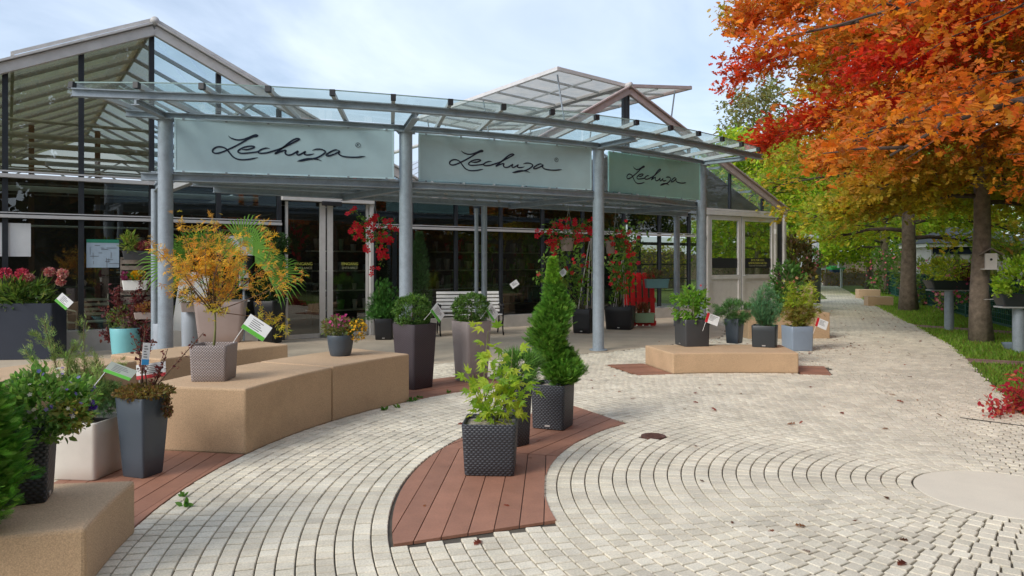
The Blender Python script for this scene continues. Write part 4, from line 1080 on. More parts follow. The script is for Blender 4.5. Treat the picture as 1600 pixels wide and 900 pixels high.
r, w, h = potted('flower_pot', 'round grey pot with pink amaranth and yellow daisies on the tall bench', 'potted plant', 511, 553, 557, 523, .532, 0, M['p_slate'], .74, 'rd', badge=False)
q = inv(r, at(528, 512, r.location.y))
foliage(r, 'foliage', q, (.17, .14, .11), 420, .05, [(.16, .22, .07), (.24, .26, .10), (.20, .17, .08)], 'ovate', .2, .4)
P, d = ell(70, inv(r, at(532, 503, r.location.y)), (.18, .13, .10), .5); leaves('pink_flowers', r, 'flower', P, rvec(70), d+[0, -.4, .8], rng.uniform(.025, .045, 70), pal(70, [(.50, .03, .20), (.60, .10, .32), (.38, .02, .12)]), M['petal'])
q = inv(r, at(558, 516, r.location.y)); foliage(r, 'foliage', q, (.11, .11, .13), 300, .03, [(.16, .2, .03), (.10, .16, .03)], 'lance', .3, .2)
P, d = ell(190, q, (.12, .12, .135), .75); leaves('yellow_flowers', r, 'flower', P, rvec(190), d+[0, -.3, .3], rng.uniform(.018, .03, 190), pal(190, [(.75, .42, .01), (.80, .50, .02), (.62, .30, .01)], .1), M['petal'])
# ---------------------------------------------------------------- pots on the low bench by the door
r, w, h = potted('potted_shrub', 'square dark grey pot with glossy broad leaved shrub at the left of the low bench', 'potted plant', 1053, 1109, 542, 498, .285, .68, M['p_dgrey'], .95)
Yc = r.location.y; c = inv(r, at(1081, 478, Yc))
ln = stems(r, 'stem', (0, 0, h-.04), [np.array(c)+rng.normal(size=3)*.16 for _ in range(9)], .007, M['greenstem'])
foliage(r, 'foliage', c, (.31, .27, .26), 560, .085, BR, 'ovate', .45, .1, k=70, cr=.08)
P = np.array([inv(r, at(1101, 447, Yc)), inv(r, at(1095, 446, Yc)), inv(r, at(1104, 452, Yc))])
leaves('red_flowers', r, 'flower', P, rvec(3), rvec(3)*.3+[0, -1, .5], np.array([.05, .04, .04]), pal(3, [(.55, .03, .03)]), M['petal'])
r, w, h = potted('potted_juniper', 'slate blue tapered pot with low spreading juniper, middle pot behind the low bench top', 'potted plant', 1132, 1163, 537, 498, .285, .3, M['p_slate'], .80, badge=False)
c = inv(r, at(1145, 487, r.location.y)); foliage(r, 'foliage', c, (.29, .24, .17), 1700, .085, [(.09, .23, .06), (.13, .29, .08), (.06, .16, .04)], 'spray2', .3, .5, k=60, cr=.05, m=M['needle'])
r, w, h = potted('potted_cypress', 'charcoal pot with upright blue green cypress at the right of the low bench', 'potted plant', 1175, 1215, 543, 508, .285, .08, M['p_dark'], .95)
Yc = r.location.y; n = 3200; tipx = [(1178, 470), (1186, 458), (1196, 448), (1204, 455), (1212, 465), (1218, 478), (1190, 470), (1200, 475), (1210, 485), (1180, 485)]
ln = stems(r, 'stem', (0, 0, h-.04), [np.array(inv(r, at(x, y, Yc)))+[0, rng.normal()*.08, 0] for x, y in tipx for _ in (0, 1)], .006, M['greenstem'], .08)
P, D = along(ln, n, .15, .03); D = D+.45*rvec(n)
leaves('foliage', r, 'spray2', P, D, rvec(n), rng.uniform(.05, .09, n), pal(n, [(.11, .27, .12), (.15, .32, .14), (.07, .19, .08)], .2), M['needle'])
r, w, h = potted('potted_acer', 'pale blue square pot with yellow green maple standing behind the low bench end', 'potted plant', 1221, 1270, 549, 509, 0, .65, M['p_lblue'], .95, badge=False)
Yc = r.location.y
ln = stems(r, 'stem', (0, 0, h-.04), [np.array(inv(r, at(x, y, Yc)))+[0, rng.normal()*.1, 0] for x, y in ((1220, 470), (1228, 455), (1240, 442), (1250, 438), (1262, 446), (1272, 458), (1275, 475), (1268, 490), (1225, 485), (1240, 470), (1255, 465), (1235, 490), (1260, 485))], .007, M['twig'], .08)
P, D = along(ln, 1300, .2, .05); n = len(P); C = pal(n, YG_, .18); lo = P[:, 2] < h+.35; C[lo] = pal(int(lo.sum()), [(.34, .32, .06), (.30, .38, .06), (.38, .26, .07)])
leaves('foliage', r, 'star', P, D*.4+rvec(n), rvec(n)*.6+[0, -.3, .7], rng.uniform(.05, .085, n), C)
# ---------------------------------------------------------------- foreground left group
r = thing('potted_conifer', 'large bright green thuja at the left edge, standing on the low concrete bench', 'potted plant', (-2.63, 3.42, .297), 0)
pot(r, .30, .26, .34, M['w_anth'])
n = 13000; f_ = rng.uniform(0, 1, n); d = rvec(n); rad = np.interp(f_, [0, .25, .6, 1], [.20, .29, .25, .05])
az = np.arctan2(d[:, 1], d[:, 0]); rad = rad*(.92+.20*np.sin(5*az+9*f_)*np.sin(17*f_+2*az)+.10*rng.normal(size=n)); P = np.stack([d[:, 0]*rad, d[:, 1]*rad, .06+.80*f_+d[:, 2]*.06], 1); D = d*[1, 1, .3]+[0, 0, .45]+.4*rvec(n)
leaves('foliage', r, 'spray', P, D, d+.5*rvec(n), rng.uniform(.035, .085, n), pal(n, [(.09, .30, .02), (.17, .43, .04), (.045, .16, .015), (.22, .40, .06)], .2), M['needle'])
r = thing('potted_daisies', 'dark wicker pot with mixed white and purple flowers on the low bench', 'potted plant', (*G(62, 790, .297).xy, .297), R(22))
r.location.y += .10; r.location.x -= .13
pot(r, .25, .21, .40, M['w_anth'], badge=False)
MB().box((.109, -.03, .03), (.004, .045, .022)).build('badge', M['s_steel'], r)
Yc = r.location.y
foliage(r, 'foliage', inv(r, at(72, 632, Yc)), (.21, .18, .17), 2300, .04, [(.13, .29, .05), (.20, .36, .08), (.28, .38, .13), (.08, .18, .04)], 'ovate', .2, .5, k=60, cr=.07)
foliage(r, 'foliage', inv(r, at(112, 650, Yc)), (.09, .10, .08), 420, .035, [(.38, .36, .11), (.28, .34, .08), (.44, .34, .13)], 'ovate', .3, .2)
P, d = ell(46, inv(r, at(85, 625, Yc)), (.22, .18, .17), .75); leaves('white_flowers', r, 'flower', P, rvec(46), d+[0, -.5, .5], rng.uniform(.018, .032, 46), pal(46, [(.65, .62, .50), (.55, .50, .45)]), M['petal'])
P, d = ell(34, inv(r, at(85, 615, Yc)), (.22, .18, .16), .75); leaves('purple_flowers', r, 'flower', P, rvec(34), d+[0, -.5, .5], rng.uniform(.016, .03, 34), pal(34, [(.14, .10, .35), (.25, .20, .45)]), M['petal'])
P = np.array([inv(r, at(143, 636, Yc))])+rng.normal(size=(9, 3))*.012; leaves('violet_bloom', r, 'flower', P, rvec(9), rvec(9)+[0, -1, 1], np.full(9, .035), pal(9, [(.08, .03, .30)]), M['petal'])
r, w, h = potted('potted_juniper', 'tall cream white tapered pot with upright juniper shoots, behind the low bench', 'potted plant', 80, 196, 752, 652, .006, .42, M['p_cream'], .86, badge=False)
Yc = r.location.y
tipx = [(85, 498), (62, 520), (42, 545), (128, 500), (140, 560), (165, 575), (118, 540), (100, 560), (75, 590), (150, 600), (180, 600), (60, 600), (170, 620), (110, 600), (135, 620), (95, 620), (185, 570), (155, 555)]
tp3 = [np.array(inv(r, at(x, y, Yc)))+[0, rng.normal()*.07, 0] for x, y in tipx]
ln = stems(r, 'stem', (0, 0, h-.03), tp3, .006, M['twig'], .10, 8)
P, D = along(ln, 2400, .25, .016); n = len(P)
leaves('foliage', r, 'spray2', P, D+.5*rvec(n), rvec(n), rng.uniform(.045, .08, n), pal(n, [(.24, .38, .09), (.32, .44, .12), (.17, .30, .08), (.36, .40, .13)], .2), M['needle'])
foliage(r, 'foliage', inv(r, at(150, 622, Yc)), (.20, .17, .12), 1500, .055, [(.10, .25, .08), (.14, .31, .10), (.06, .16, .05)], 'spray2', .2, .6, m=M['needle'])
r, w, h = potted('potted_barberry', 'tall slate blue pot with red brown stonecrop and a dark barberry twig, on the decking', 'potted plant', 183, 264, 748, 618, .006, .50, M['p_slate'], .72, badge=False)
Yc = r.location.y; c = inv(r, at(225, 612, Yc))
foliage(r, 'foliage', c, (.21, .19, .05), 1500, .028, [(.22, .13, .05), (.26, .20, .06), (.16, .18, .05), (.30, .16, .07)], 'ovate', .0, .3)
P, d = ell(240, inv(r, at(262, 635, Yc)), (.03, .04, .09), 0); leaves('trailing_shoots', r, 'ovate', P, rvec(240)+[0, 0, -.6], rvec(240), rng.uniform(.015, .028, 240), pal(240, [(.22, .10, .06), (.20, .18, .06)]))
tp3 = [np.array(inv(r, at(x, y, Yc))) for x, y in ((228, 500), (215, 540), (262, 545), (318, 520), (250, 575), (205, 520), (240, 530))]
ln = stems(r, 'stem', (0, 0, h-.03), tp3, .007, M['twig'], .05, 8)
P, D = along(ln, 300, .45, .012); n = len(P)
leaves('foliage', r, 'ovate', P, D*.3+rvec(n), rvec(n), rng.uniform(.018, .034, n), pal(n, [(.10, .02, .03), (.15, .03, .04), (.20, .06, .05)], .2))
r, w, h = potted('potted_barberry', 'turquoise round pot with dark red barberry shoots near the first canopy column', 'potted plant', 174, 219, 563, 512, 0, 0, M['p_turq'], .80, 'rd', badge=False)
Yc = r.location.y
tp3 = [np.array(inv(r, at(x, y, Yc)))+[0, rng.normal()*.12, 0] for x, y in ((160, 482), (172, 452), (185, 448), (205, 440), (222, 432), (240, 435), (248, 455), (160, 520), (168, 530), (235, 520), (240, 540), (180, 470), (212, 460), (228, 470))]
ln = stems(r, 'stem', (0, 0, h-.03), tp3, .009, M['twig'], .08, 7)
P, D = along(ln, 1300, .3, .03); n = len(P)
leaves('foliage', r, 'ovate', P, D*.4+rvec(n), rvec(n), rng.uniform(.04, .075, n), pal(n, [(.12, .025, .04), (.17, .04, .05), (.25, .08, .08), (.08, .02, .03)], .2))
foliage(r, 'green_foliage', inv(r, at(195, 500, Yc)), (.26, .2, .22), 420, .06, [(.22, .32, .06), (.14, .22, .06)], 'lance', .2, .5)
# dark blue trough
x0 = at(-30, 500, 12.15).x; x1 = at(89, 500, 12.15).x
r = thing('flower_trough', 'long dark blue trough with pink plumed flowers at the left greenhouse front', 'planter', ((x0+x1)/2, 12.15, 0), R(8))
MB().loft([[(x, y*.42, z) for x, y, z in sq_ring(x1-x0, zz_, .03)] for zz_ in (0, .3, .6, .90)]+[[(x, y*.42, z) for x, y, z in sq_ring(x1-x0-.05, .90, .03)], [(x, y*.42, z) for x, y, z in sq_ring(x1-x0-.06, .84, .03)]]).build('pot', M['p_bed'], r, smooth=True, angle=R(35))
MB().box((0, 0, .83), (x1-x0-.07, .40, .05)).build('soil', M['soil'], r)
foliage(r, 'foliage', (0, 0, 1.02), ((x1-x0)/2, .26, .26), 900, .16, [(.10, .20, .04), (.16, .26, .05), (.06, .13, .03), (.22, .26, .07)], 'lance', .1, .7, k=30, cr=.16)
for x, y, s in ((8, 428, .085), (34, 429, .085), (77, 425, .06), (98, 427, .06), (46, 434, .05), (95, 440, .05), (20, 436, .05)):
    c = inv(r, at(x, y, 12.15)); n = 260; P, d = ell(n, c, (s, s, s*.95), .6)
    leaves('plume', r, 'ovate', P, d+.4*rvec(n), d, rng.uniform(.03, .05, n), pal(n, [(.55, .03, .09), (.62, .10, .14), (.48, .06, .12)] if s > .07 else [(.60, .20, .22), (.62, .45, .36), (.5, .1, .13)]), M['petal'])
# ---------------------------------------------------------------- palm on the rear bench and topiary at the door
r, w, h = potted('potted_palm', 'big taupe tapered pot with fan palm on the bench behind the orange maple', 'potted plant', 306, 386, 536, 470, .40, .10, M['p_taupe'], .82, badge=False)
Yc = r.location.y
for (x, y, sp) in ((325, 352, 0), (400, 340, 0), (270, 372, 0), (235, 392, 0), (430, 385, 0), (470, 425, 0), (448, 400, 0), (360, 372, 0), (295, 355, 0), (380, 410, 0), (250, 420, 0), (415, 360, 0)):
    e = np.array(inv(r, at(x, y, Yc)))+[0, rng.normal()*.22, 0]; b = np.array([rng.normal()*.04, rng.normal()*.04, h])
    hub = b+(e-b)*.58+np.array([0, 0, .10]); mid = (b+hub)/2+np.array([0, 0, .05])
    q = MB().tube([b, mid, hub], [.011, .008, .006], 6)
    dirn = (e-hub)/np.linalg.norm(e-hub); L = np.linalg.norm(e-hub)*1.3
    side = np.cross(dirn, [0, -.75, .6]); side /= np.linalg.norm(side)
    for a in np.linspace(-66, 66, 19):
        dd = dirn*math.cos(R(a))+side*math.sin(R(a)); l = L*(1-.0022*abs(a))*random.uniform(.9, 1.05)
        wv = np.cross(dd, np.cross(dirn, side)); wv /= np.linalg.norm(wv)
        p0 = hub; p1 = hub+dd*l*.5+np.array([0, 0, .01]); p2 = hub+dd*l*.8-np.array([0, 0, .05*L]); p3 = hub+dd*l-np.array([0, 0, .22*L])
        q.add([p0, p1+wv*.013, p1-wv*.013, p2+wv*.009, p2-wv*.009, p3], [(0, 2, 1), (1, 2, 4, 3), (3, 4, 5)])
    v = random.uniform(.8, 1.2); q.build('frond', M['leaf'], r, colr=(.15*v, .33*v, .045*v))
MB().tube([(0, 0, h-.05), (0, 0, h+.08)], [.05, .06], 10).build('trunk', M['bark'], r)
r, w, h = potted('topiary', 'tall black tapered pot with two tier dark clipped topiary left of the sliding door', 'potted plant', 396, 448, 537, 470, 0, .4, M['p_black'], .70, badge=False)
Yc = r.location.y
stems(r, 'trunk', (0, 0, h-.05), [inv(r, at(428, 385, Yc))], .02, M['bark'], .02)
foliage(r, 'foliage', inv(r, at(428, 448, Yc)), (.30, .30, .29), 2600, .05, DK, 'ovate', .7, .3, k=90, cr=.08)
foliage(r, 'foliage', inv(r, at(430, 383, Yc)), (.26, .26, .24), 1500, .05, DK, 'ovate', .5, .3, k=60, cr=.08)
r, w, h = potted('potted_thuja', 'black cube pot with feathery bright green thuja beside the sliding door', 'potted plant', 585, 616, 531, 497, 0, .1, M['p_black'], .9)
Yc = r.location.y; ln = stems(r, 'stem', (0, 0, h-.04), [np.array(inv(r, at(x, y, Yc)))+[0, rng.normal()*.12, 0] for x, y in ((580, 480), (585, 465), (592, 448), (603, 443), (612, 455), (620, 470), (622, 485), (578, 492), (600, 470), (610, 480), (590, 485))], .007, M['greenstem'])
P, D = along(ln, 2300, .15, .05); n = len(P); leaves('foliage', r, 'spray', P, D+.5*rvec(n), rvec(n)+[0, -.5, 0], rng.uniform(.07, .12, n), pal(n, [(.06, .20, .03), (.09, .26, .04), (.04, .13, .02)], .2), M['needle'])
r = thing('column_conifer', 'slim dark green column conifer half hidden behind the second canopy column', 'potted plant', (*at(655, 500, 15.6).xy, 0), .2)
pot(r, .45, .38, .42, M['p_black'], badge=False)
n = 2600; f_ = rng.uniform(0, 1, n); d = rvec(n); rad = np.interp(f_, [0, .2, .7, 1], [.18, .24, .16, .02])
leaves('foliage', r, 'spray2', np.stack([d[:, 0]*rad, d[:, 1]*rad, .42+1.75*f_], 1), d*[1, 1, .3]+[0, 0, .8]+.3*rvec(n), d+.4*rvec(n), rng.uniform(.07, .11, n), pal(n, DK, .2), M['needle'])
# ---------------------------------------------------------------- climbing mandevillas in black pots
for lab, xl, xr, yb, yt, fr, crown, cpx in (('black pot with climbing red flowered mandevilla on canes, left of the third canopy column', 893, 932, 521, 482, .25, ((862, 360), (850, 400), (880, 380), (905, 350), (842, 430), (900, 420), (870, 440), (915, 400)), (915, 372)),
                                       ('wide black pot with climbing mandevilla on cane tripod, right of the third canopy column', 944, 994, 515, 478, .12, ((955, 370), (975, 350), (985, 365), (1000, 352), (1005, 368), (972, 395), (950, 400), (962, 420), (990, 380)), (965, 405))):
    r, w, h = potted('climbing_mandevilla', lab, 'potted plant', xl, xr, yb, yt, 0, fr, M['p_black'], .88, group='climbing mandevillas')
    Yc = r.location.y; topp = inv(r, at(cpx[0]+8, cpx[1], Yc)); cb = MB()
    for a in range(5): cb.tube([(.17*math.cos(a*1.257+.4), .17*math.sin(a*1.257+.4), h-.04), (topp.x+.02*math.cos(a*1.257), topp.y, topp.z)], .008, 6)
    cb.build('canes', M['white_alu'], r)
    ln = stems(r, 'stem', (0, 0, h-.04), [np.array(inv(r, at(x, y, Yc)))+[0, rng.normal()*.12, 0] for x, y in crown], .007, M['greenstem'], .10, 8)
    P, D = along(ln, 620, .38, .10); n = len(P)
    leaves('foliage', r, 'ovate', P, rvec(n)+[0, 0, -.2], rvec(n)*.5+[0, -.5, .6], rng.uniform(.08, .13, n), pal(n, [(.13, .26, .04), (.19, .34, .06), (.08, .17, .03), (.26, .38, .07)], .2))
    P, D = along(ln, 26, .55, .12); n = len(P)
    flower_objs(r, P+[0, -.08, 0], rvec(n)*.3+[0, -1, .2], rng.uniform(.09, .13, n), pal(n, [(.66, .015, .03), (.72, .03, .06)], .1))
# ---------------------------------------------------------------- hanging baskets
def basket(label, c, rr, Yc, potpx, nfl, trail=None, anchor=None, nl=420):
    r = thing('hanging_basket', label, 'hanging basket', at(c[0], c[1], Yc), 0, 'hanging baskets of red flowers under the canopy')
    s = Yc/F
    if potpx:
        p = inv(r, at(potpx[0], potpx[1], Yc)); wt, hb = potpx[2]*s, potpx[3]*s
        MB().loft([[(x+p.x, y+p.y, z+p.z) for x, y, z in rd_ring(w_, z_, 20)] for w_, z_ in ((wt*.72, -hb/2), (wt*.86, 0), (wt, hb/2), (wt*.93, hb/2), (wt*.85, hb/2-.03))]).build('pot', M['p_taupe'], r, smooth=True, angle=R(40))
    zt = 2.80-r.location.z
    b = MB()
    for a in (0, 2.1, 4.2): b.tube([(.10*math.cos(a), .10*math.sin(a), 0), (0, 0, min(.45, zt))], .003, 4)
    b.tube([(0, 0, min(.45, zt)), (0, 0, zt)], .003, 4); b.build('wire', M['steel_l'], r)
    foliage(r, 'foliage', (0, 0, 0), (rr[0]*s, rr[0]*s*.8, rr[1]*s), nl, .065, [(.10, .20, .04), (.15, .27, .05), (.06, .13, .03)], 'ovate', .2, .1)
    P, d = ell(nfl, (0, -.05, -.02), (rr[0]*s, rr[0]*s*.8, rr[1]*s), .7)
    if trail:
        for (x, y) in trail: P = np.concatenate([P, np.array(inv(r, at(x, y, Yc)))+rng.normal(size=(3, 3))*.05])
        ln = stems(r, 'stem', (0, 0, -.05), [inv(r, at(x, y, Yc)) for x, y in trail], .004, M['greenstem'])
        Q, D = along(ln, 150, .3, .03); leaves('trailing_leaves', r, 'ovate', Q, rvec(150)+[0, 0, -.5], rvec(150), rng.uniform(.03, .06, 150), pal(150, [(.12, .22, .04), (.18, .28, .05)]))
    n = len(P); flower_objs(r, P, rvec(n)*.5+[0, -1, .25], rng.uniform(.09, .14, n), pal(n, [(.72, .012, .02), (.64, .008, .018), (.78, .03, .04)], .1))
basket('hanging basket cascading with red flowers and trailing shoots in front of the sliding door', (585, 357), (38, 22), 13.6, None, 46, [(570, 388), (595, 395), (600, 400), (592, 420), (545, 330), (612, 372), (598, 388)], nl=260)
basket('hanging taupe basket with round mass of red flowers left of the third canopy column', (888, 362), (40, 22), 14.6, (886, 382, 23, 20), 52, [(858, 385), (865, 392), (925, 345), (845, 365)])
basket('smaller hanging taupe basket right of the third canopy column', (962, 372), (26, 16), 15.6, (954, 386, 17, 20), 12, [(980, 385), (985, 395)], nl=260)
# ---------------------------------------------------------------- red pallet with two balcony boxes
p = G(1003, 511); r = thing('pallet', 'bright red painted wooden pallet leaning upright before the glass', 'pallet', (p.x, p.y+.1, 0), R(2))
tilt = Matrix.Rotation(R(-7), 3, 'X')
def pbox(c, d, nm='board'):
    b = MB().box(c, d); b.v = [tuple(tilt @ Vector(v)) for v in b.v]; return b.build(nm, M['red'], r, bevel=.004)
for x in (-.34, -.185, -.03, .125, .29): pbox((x, 0, .67), (.115, .022, 1.30), 'slat')
for z in (.10, .66, 1.24): pbox((0, .075, z), (.78, .02, .10), 'crossbar')
for x in (-.33, 0, .30):
    for z in (.10, .66, 1.24): pbox((x, .04, z), (.09, .055, .10), 'spacer')
for lab, nm, xl, xr, y0, y1, mm, cols_ in (('teal balcony box with heather hooked on the upper right of the red pallet', 'balcony_box', 1008, 1044, 436, 450, 'p_teal', [(.16, .22, .06), (.28, .12, .10), (.25, .25, .1)]), ('pale green balcony box with small grasses hooked low on the red pallet', 'balcony_box', 992, 1022, 489, 504, 'p_mint', [(.30, .14, .08), (.20, .16, .06), (.22, .10, .08)])):
    Yb = p.y-.02; c = at((xl+xr)/2, y1, Yb); w = (xr-xl)*Yb/F; h = (y1-y0)*Yb/F
    b = thing(nm, lab, 'planter', c, R(2), 'balcony boxes on the red pallet')
    MB().loft([[(x, y*.40, z) for x, y, z in sq_ring(w_, z_, .06)] for w_, z_ in ((w*.92, 0), (w, h*.85), (w*1.03, h*.86), (w*1.03, h), (w*.95, h), (w*.93, h-.03))]).build('pot', M[mm], b, smooth=True, angle=R(35))
    foliage(b, 'foliage', (-w*.1, 0, h+.09), (w*.36, .10, .12), 320, .09, cols_, 'lance', 0, .9)
# ---------------------------------------------------------------- white slatted bench
xa, xb = 681, 787
pl_ = G(684, 524); pr2 = G(783, 521); Yb = 16.0
L = 1.42; c = at(734, 524, Yb)
r = thing('garden_bench', 'white slatted garden bench with black scrolled iron ends before the shop window', 'bench', (c.x, Yb+.15, 0), R(12))
for k in range(6): MB().box((0, .24+.022*k, .50+.078*k), (L-.02, .022, .058), m=Matrix.Rotation(R(-16), 3, 'X')).build('slat', M['white'], r, bevel=.005)
for k in range(6): MB().box((0, -.22+.078*k, .435-.004*k), (L-.02, .06, .024)).build('seat_slat', M['white'], r, bevel=.005)
for x in (-L/2+.03, L/2-.03):
    b = MB()
    b.tube([(x, .36, 0), (x, .30, .12), (x, .22, .30), (x, .22, .42), (x, .28, .60), (x, .37, .92)], .016, 8)
    b.tube([(x, -.30, 0), (x, -.24, .08), (x, -.20, .22), (x, -.25, .34), (x, -.26, .42), (x, -.22, .58), (x, -.27, .66), (x, -.33, .64), (x, -.33, .59), (x, -.29, .58)], .017, 8)
    b.tube([(x, -.27, .66), (x, -.05, .63), (x, .12, .66), (x, .28, .62)], .016, 8); b.tube([(x, -.26, .41), (x, .22, .41)], .014, 8)
    b.tube([(x, -.22, .30), (x, -.05, .20), (x, .12, .24), (x, .22, .34)], .011, 8)
    b.build('iron_frame', M['iron'], r, smooth=True)
# ---------------------------------------------------------------- crate shelf and small display things beside the first column
Ys = 12.35
def PX(x, y): return at(x, y, Ys)
r = thing('crate_shelf', 'stacked grey wooden crate shelf with flower boxes beside the first canopy column', 'shelf', (PX(222, 500).x, Ys, 0), R(20))
for z0, z1 in ((0, .40), (.44, .84), (.88, 1.28), (1.32, 1.62)):
    for k in range(3):
        hh = (z1-z0)/3; MB().box((0, -.17, z0+hh*(k+.5)), (.60, .018, hh-.03)).build('slat', M['wood'], r)
        MB().box((0, .17, z0+hh*(k+.5)), (.60, .018, hh-.03)).build('slat', M['wood'], r)
    for x in (-.29, .29): MB().box((x, 0, (z0+z1)/2), (.02, .33, z1-z0-.01)).build('side_board', M['wood'], r)
    MB().box((0, 0, z1+.012), (.60, .36, .02)).build('shelf_board', M['wood'], r)
def small_box(lab, x0, x1, y0, y1, mm, fl, Yo=Ys, extra=None):
    c = at((x0+x1)/2, y1, Yo); w = (x1-x0)*Yo/F; h = (y1-y0)*Yo/F
    b = thing('flower_box', lab, 'planter', c, R(20), 'small flower boxes on the display')
    MB().loft([[(x, y*.55, z) for x, y, z in sq_ring(w_, z_, .06)] for w_, z_ in ((w*.9, 0), (w, h*.9), (w, h), (w*.92, h), (w*.9, h-.03))]).build('pot', M[mm], b, smooth=True, angle=R(35))
    for nm, cx_, rx, rz, n, s, cc, tp in fl: foliage(b, nm, (cx_*w, -.02, h+rz*.8), (rx*w, .12, rz), n, s, cc, tp, .2, .6, m=M['petal'] if 'flower' in nm else None)
small_box('dark grey flower box of heather on top of the crate shelf', 195, 237, 392, 406, 'p_dgrey', [('foliage', -.28, .2, .16, 150, .13, [(.18, .28, .05), (.25, .25, .06)], 'lance'), ('red_flowers', .2, .28, .08, 300, .05, [(.35, .04, .08), (.25, .03, .07), (.3, .12, .08)], 'diamond')], Ys-.35)
small_box('white flower box of yellow chrysanthemums on the crate shelf', 194, 230, 438, 453, 'white', [('foliage', 0, .4, .07, 120, .06, GR, 'ovate'), ('yellow_flowers', .1, .36, .09, 260, .045, [(.75, .42, .01), (.8, .52, .03)], 'flower'), ('purple_flowers', -.42, .14, .09, 90, .05, [(.20, .02, .08), (.28, .04, .12)], 'flower')], Ys-.38)
small_box('low grey box of red stonecrop under the yellow chrysanthemums', 212, 246, 488, 498, 'p_taupe', [('foliage', 0, .45, .08, 240, .05, [(.30, .10, .06), (.22, .06, .05), (.35, .22, .05)], 'ovate')], Ys-.5)
for lab, xl, xr, yb, yt in (('tall pale blue grey cylinder pot just right of the first canopy column', 284, 313, 548, 486), ('pale grey cylinder pot below the barberry, left of the palm', 240, 268, 556, 505)):
    r, w, h = potted('cylinder_pot', lab, 'pot', xl, xr, yb+18, yt, 0, 0, M['p_blgrey'], .88, 'rd', group='pale grey cylinder pots', badge=False)
small_box('small taupe box of heather and red flowers on the tall cylinder pot', 284, 318, 473, 487, 'p_taupe', [('foliage', -.2, .3, .12, 200, .09, [(.12, .2, .04), (.3, .12, .1)], 'lance'), ('yellow_flowers', .35, .2, .06, 90, .04, [(.75, .42, .01)], 'flower')], 11.5)
o = MB().box((0, 0, .5), (.46, .025, 1.0)).build('display_board', M['white'], bevel=.004); o.location = (*at(292, 500, 12.2).xy, .42); o.rotation_euler = (R(-12), R(8), R(25)); tag(o, 'white display board leaning behind the orange maple', 'board')
r = thing('intercom_post', 'slim post with small pale box and tray beside the palm pot', 'post', (*at(381, 530, 13.6).xy, 0), R(20))
MB().tube([(0, 0, 0), (0, 0, 1.5)], .02, 8).build('post', M['steel'], r); MB().box((0, -.05, 1.22), (.17, .07, .30)).build('box', M['steel_l'], r, bevel=.01); MB().box((0, -.09, 1.25), (.11, .012, .06)).build('slot', M['black'], r)
MB().box((0, -.04, .86), (.20, .12, .03)).build('tray', M['steel_l'], r, bevel=.006)
# ---------------------------------------------------------------- glass patio chairs just inside the window, pale metal
def chair(t, off, rz, lab):
    x, y = fw(t, off); r = thing('patio_chair', lab, 'chair', (x, y, 0), rz, 'pale metal patio chairs inside the window')
    MB().box((0, 0, .45), (.46, .44, .025)).build('seat', M['pipe'], r, bevel=.008)
    for k in range(4): MB().bar((-.22, .22+.03*k, .58+.09*k), (.22, .22+.03*k, .58+.09*k), .02, .05).build('slat', M['pipe'], r)
    for sx in (-1, 1):
        MB().tube([(.24*sx, -.22, 0), (.24*sx, -.20, .44), (.24*sx, -.2, .66), (.24*sx, .2, .68)], .014, 6).build('leg', M['pipe'], r)
        MB().tube([(.24*sx, .26, 0), (.24*sx, .2, .44), (.24*sx, .32, .95)], .014, 6).build('leg', M['pipe'], r)
chair(-4.75, .9, .9, 'pale metal patio chair behind the glass, left of the dark mullion'); chair(-4.1, 1.0, .7, 'pale metal patio chair behind the glass, just right of the dark mullion'); chair(-3.5, 1.1, .5, 'pale metal patio chair behind the glass nearest the first canopy column')
# ---------------------------------------------------------------- plant tags
def plant_tag(lab, px, py, Yc, w, h, roll, stripe, yaw=0.0, side='b', stick=True, pitch=-12, cm='card'):
    r = thing('plant_tag', lab, 'tag', at(px, py, Yc), 0, 'printed plastic plant tags'); r.rotation_euler = (R(pitch), R(roll), R(yaw))
    MB().box((0, 0, 0), (w, .003, h)).build('card', M[cm], r)
    if stripe:
        c, d = {'b': ((0, -.0022, -h/2+h*.13), (w-.002, .002, h*.25)), 'l': ((-w/2+w*.10, -.0022, 0), (w*.20, .002, h-.002))}[side]
        MB().box(c, d).build('stripe', M[stripe], r)
    b = MB(); 
    for k in range(5): 
        l = random.uniform(.3, .62)*w; b.box((-.30*w+l/2+(.06*w if side == 'l' else 0), -.0020, h*(.34-.12*k)), (l, .001, h*.045))
    b.build('print', M['ink'], r)
    if stick: MB().tube([(-w*.42, .004, -h*.45), (-w*.42, .02, -h*.5-.14)], .003, 5).build('stick', M['white'], r)
plant_tag('white and green plant tag tilted at the wicker pot of the orange maple', 401, 512, 6.15, .215, .135, 33, 'cardgreen')
plant_tag('white and green plant tag in the dark blue trough', 100, 471, 12.0, .24, .17, 40, 'cardgreen', stick=False)
plant_tag('white and red plant tag in the slate blue pot with stonecrop', 236, 579, 5.5, .22, .11, -8, 'cardred', 0)
plant_tag('grey green plant tag lying in the juniper of the cream pot', 188, 580, 5.3, .20, .10, 20, 'cardgreen', 0, pitch=-50, cm='cardgrey')
plant_tag('narrow blue and white plant tag hanging on the barberry twig', 228, 553, 5.35, .05, .16, 8, 'cardblue', 40, stick=False)
plant_tag('white and green plant tag in the aubergine pot with the box ball', 684, 489, 9.2, .20, .15, 50, 'cardgreen', 40)
plant_tag('white and green plant tag in the taupe pot with the box ball', 769, 488, 9.75, .20, .15, 50, 'cardgreen', 40)
plant_tag('white and red plant tag at the dark grey pot on the low bench', 1113, 499, 11.2, .20, .15, 20, 'cardred', 0, 'l')
plant_tag('white and red plant tag at the pale blue pot behind the low bench', 1284, 506, 13.1, .21, .16, 22, 'cardred', 0, 'l')
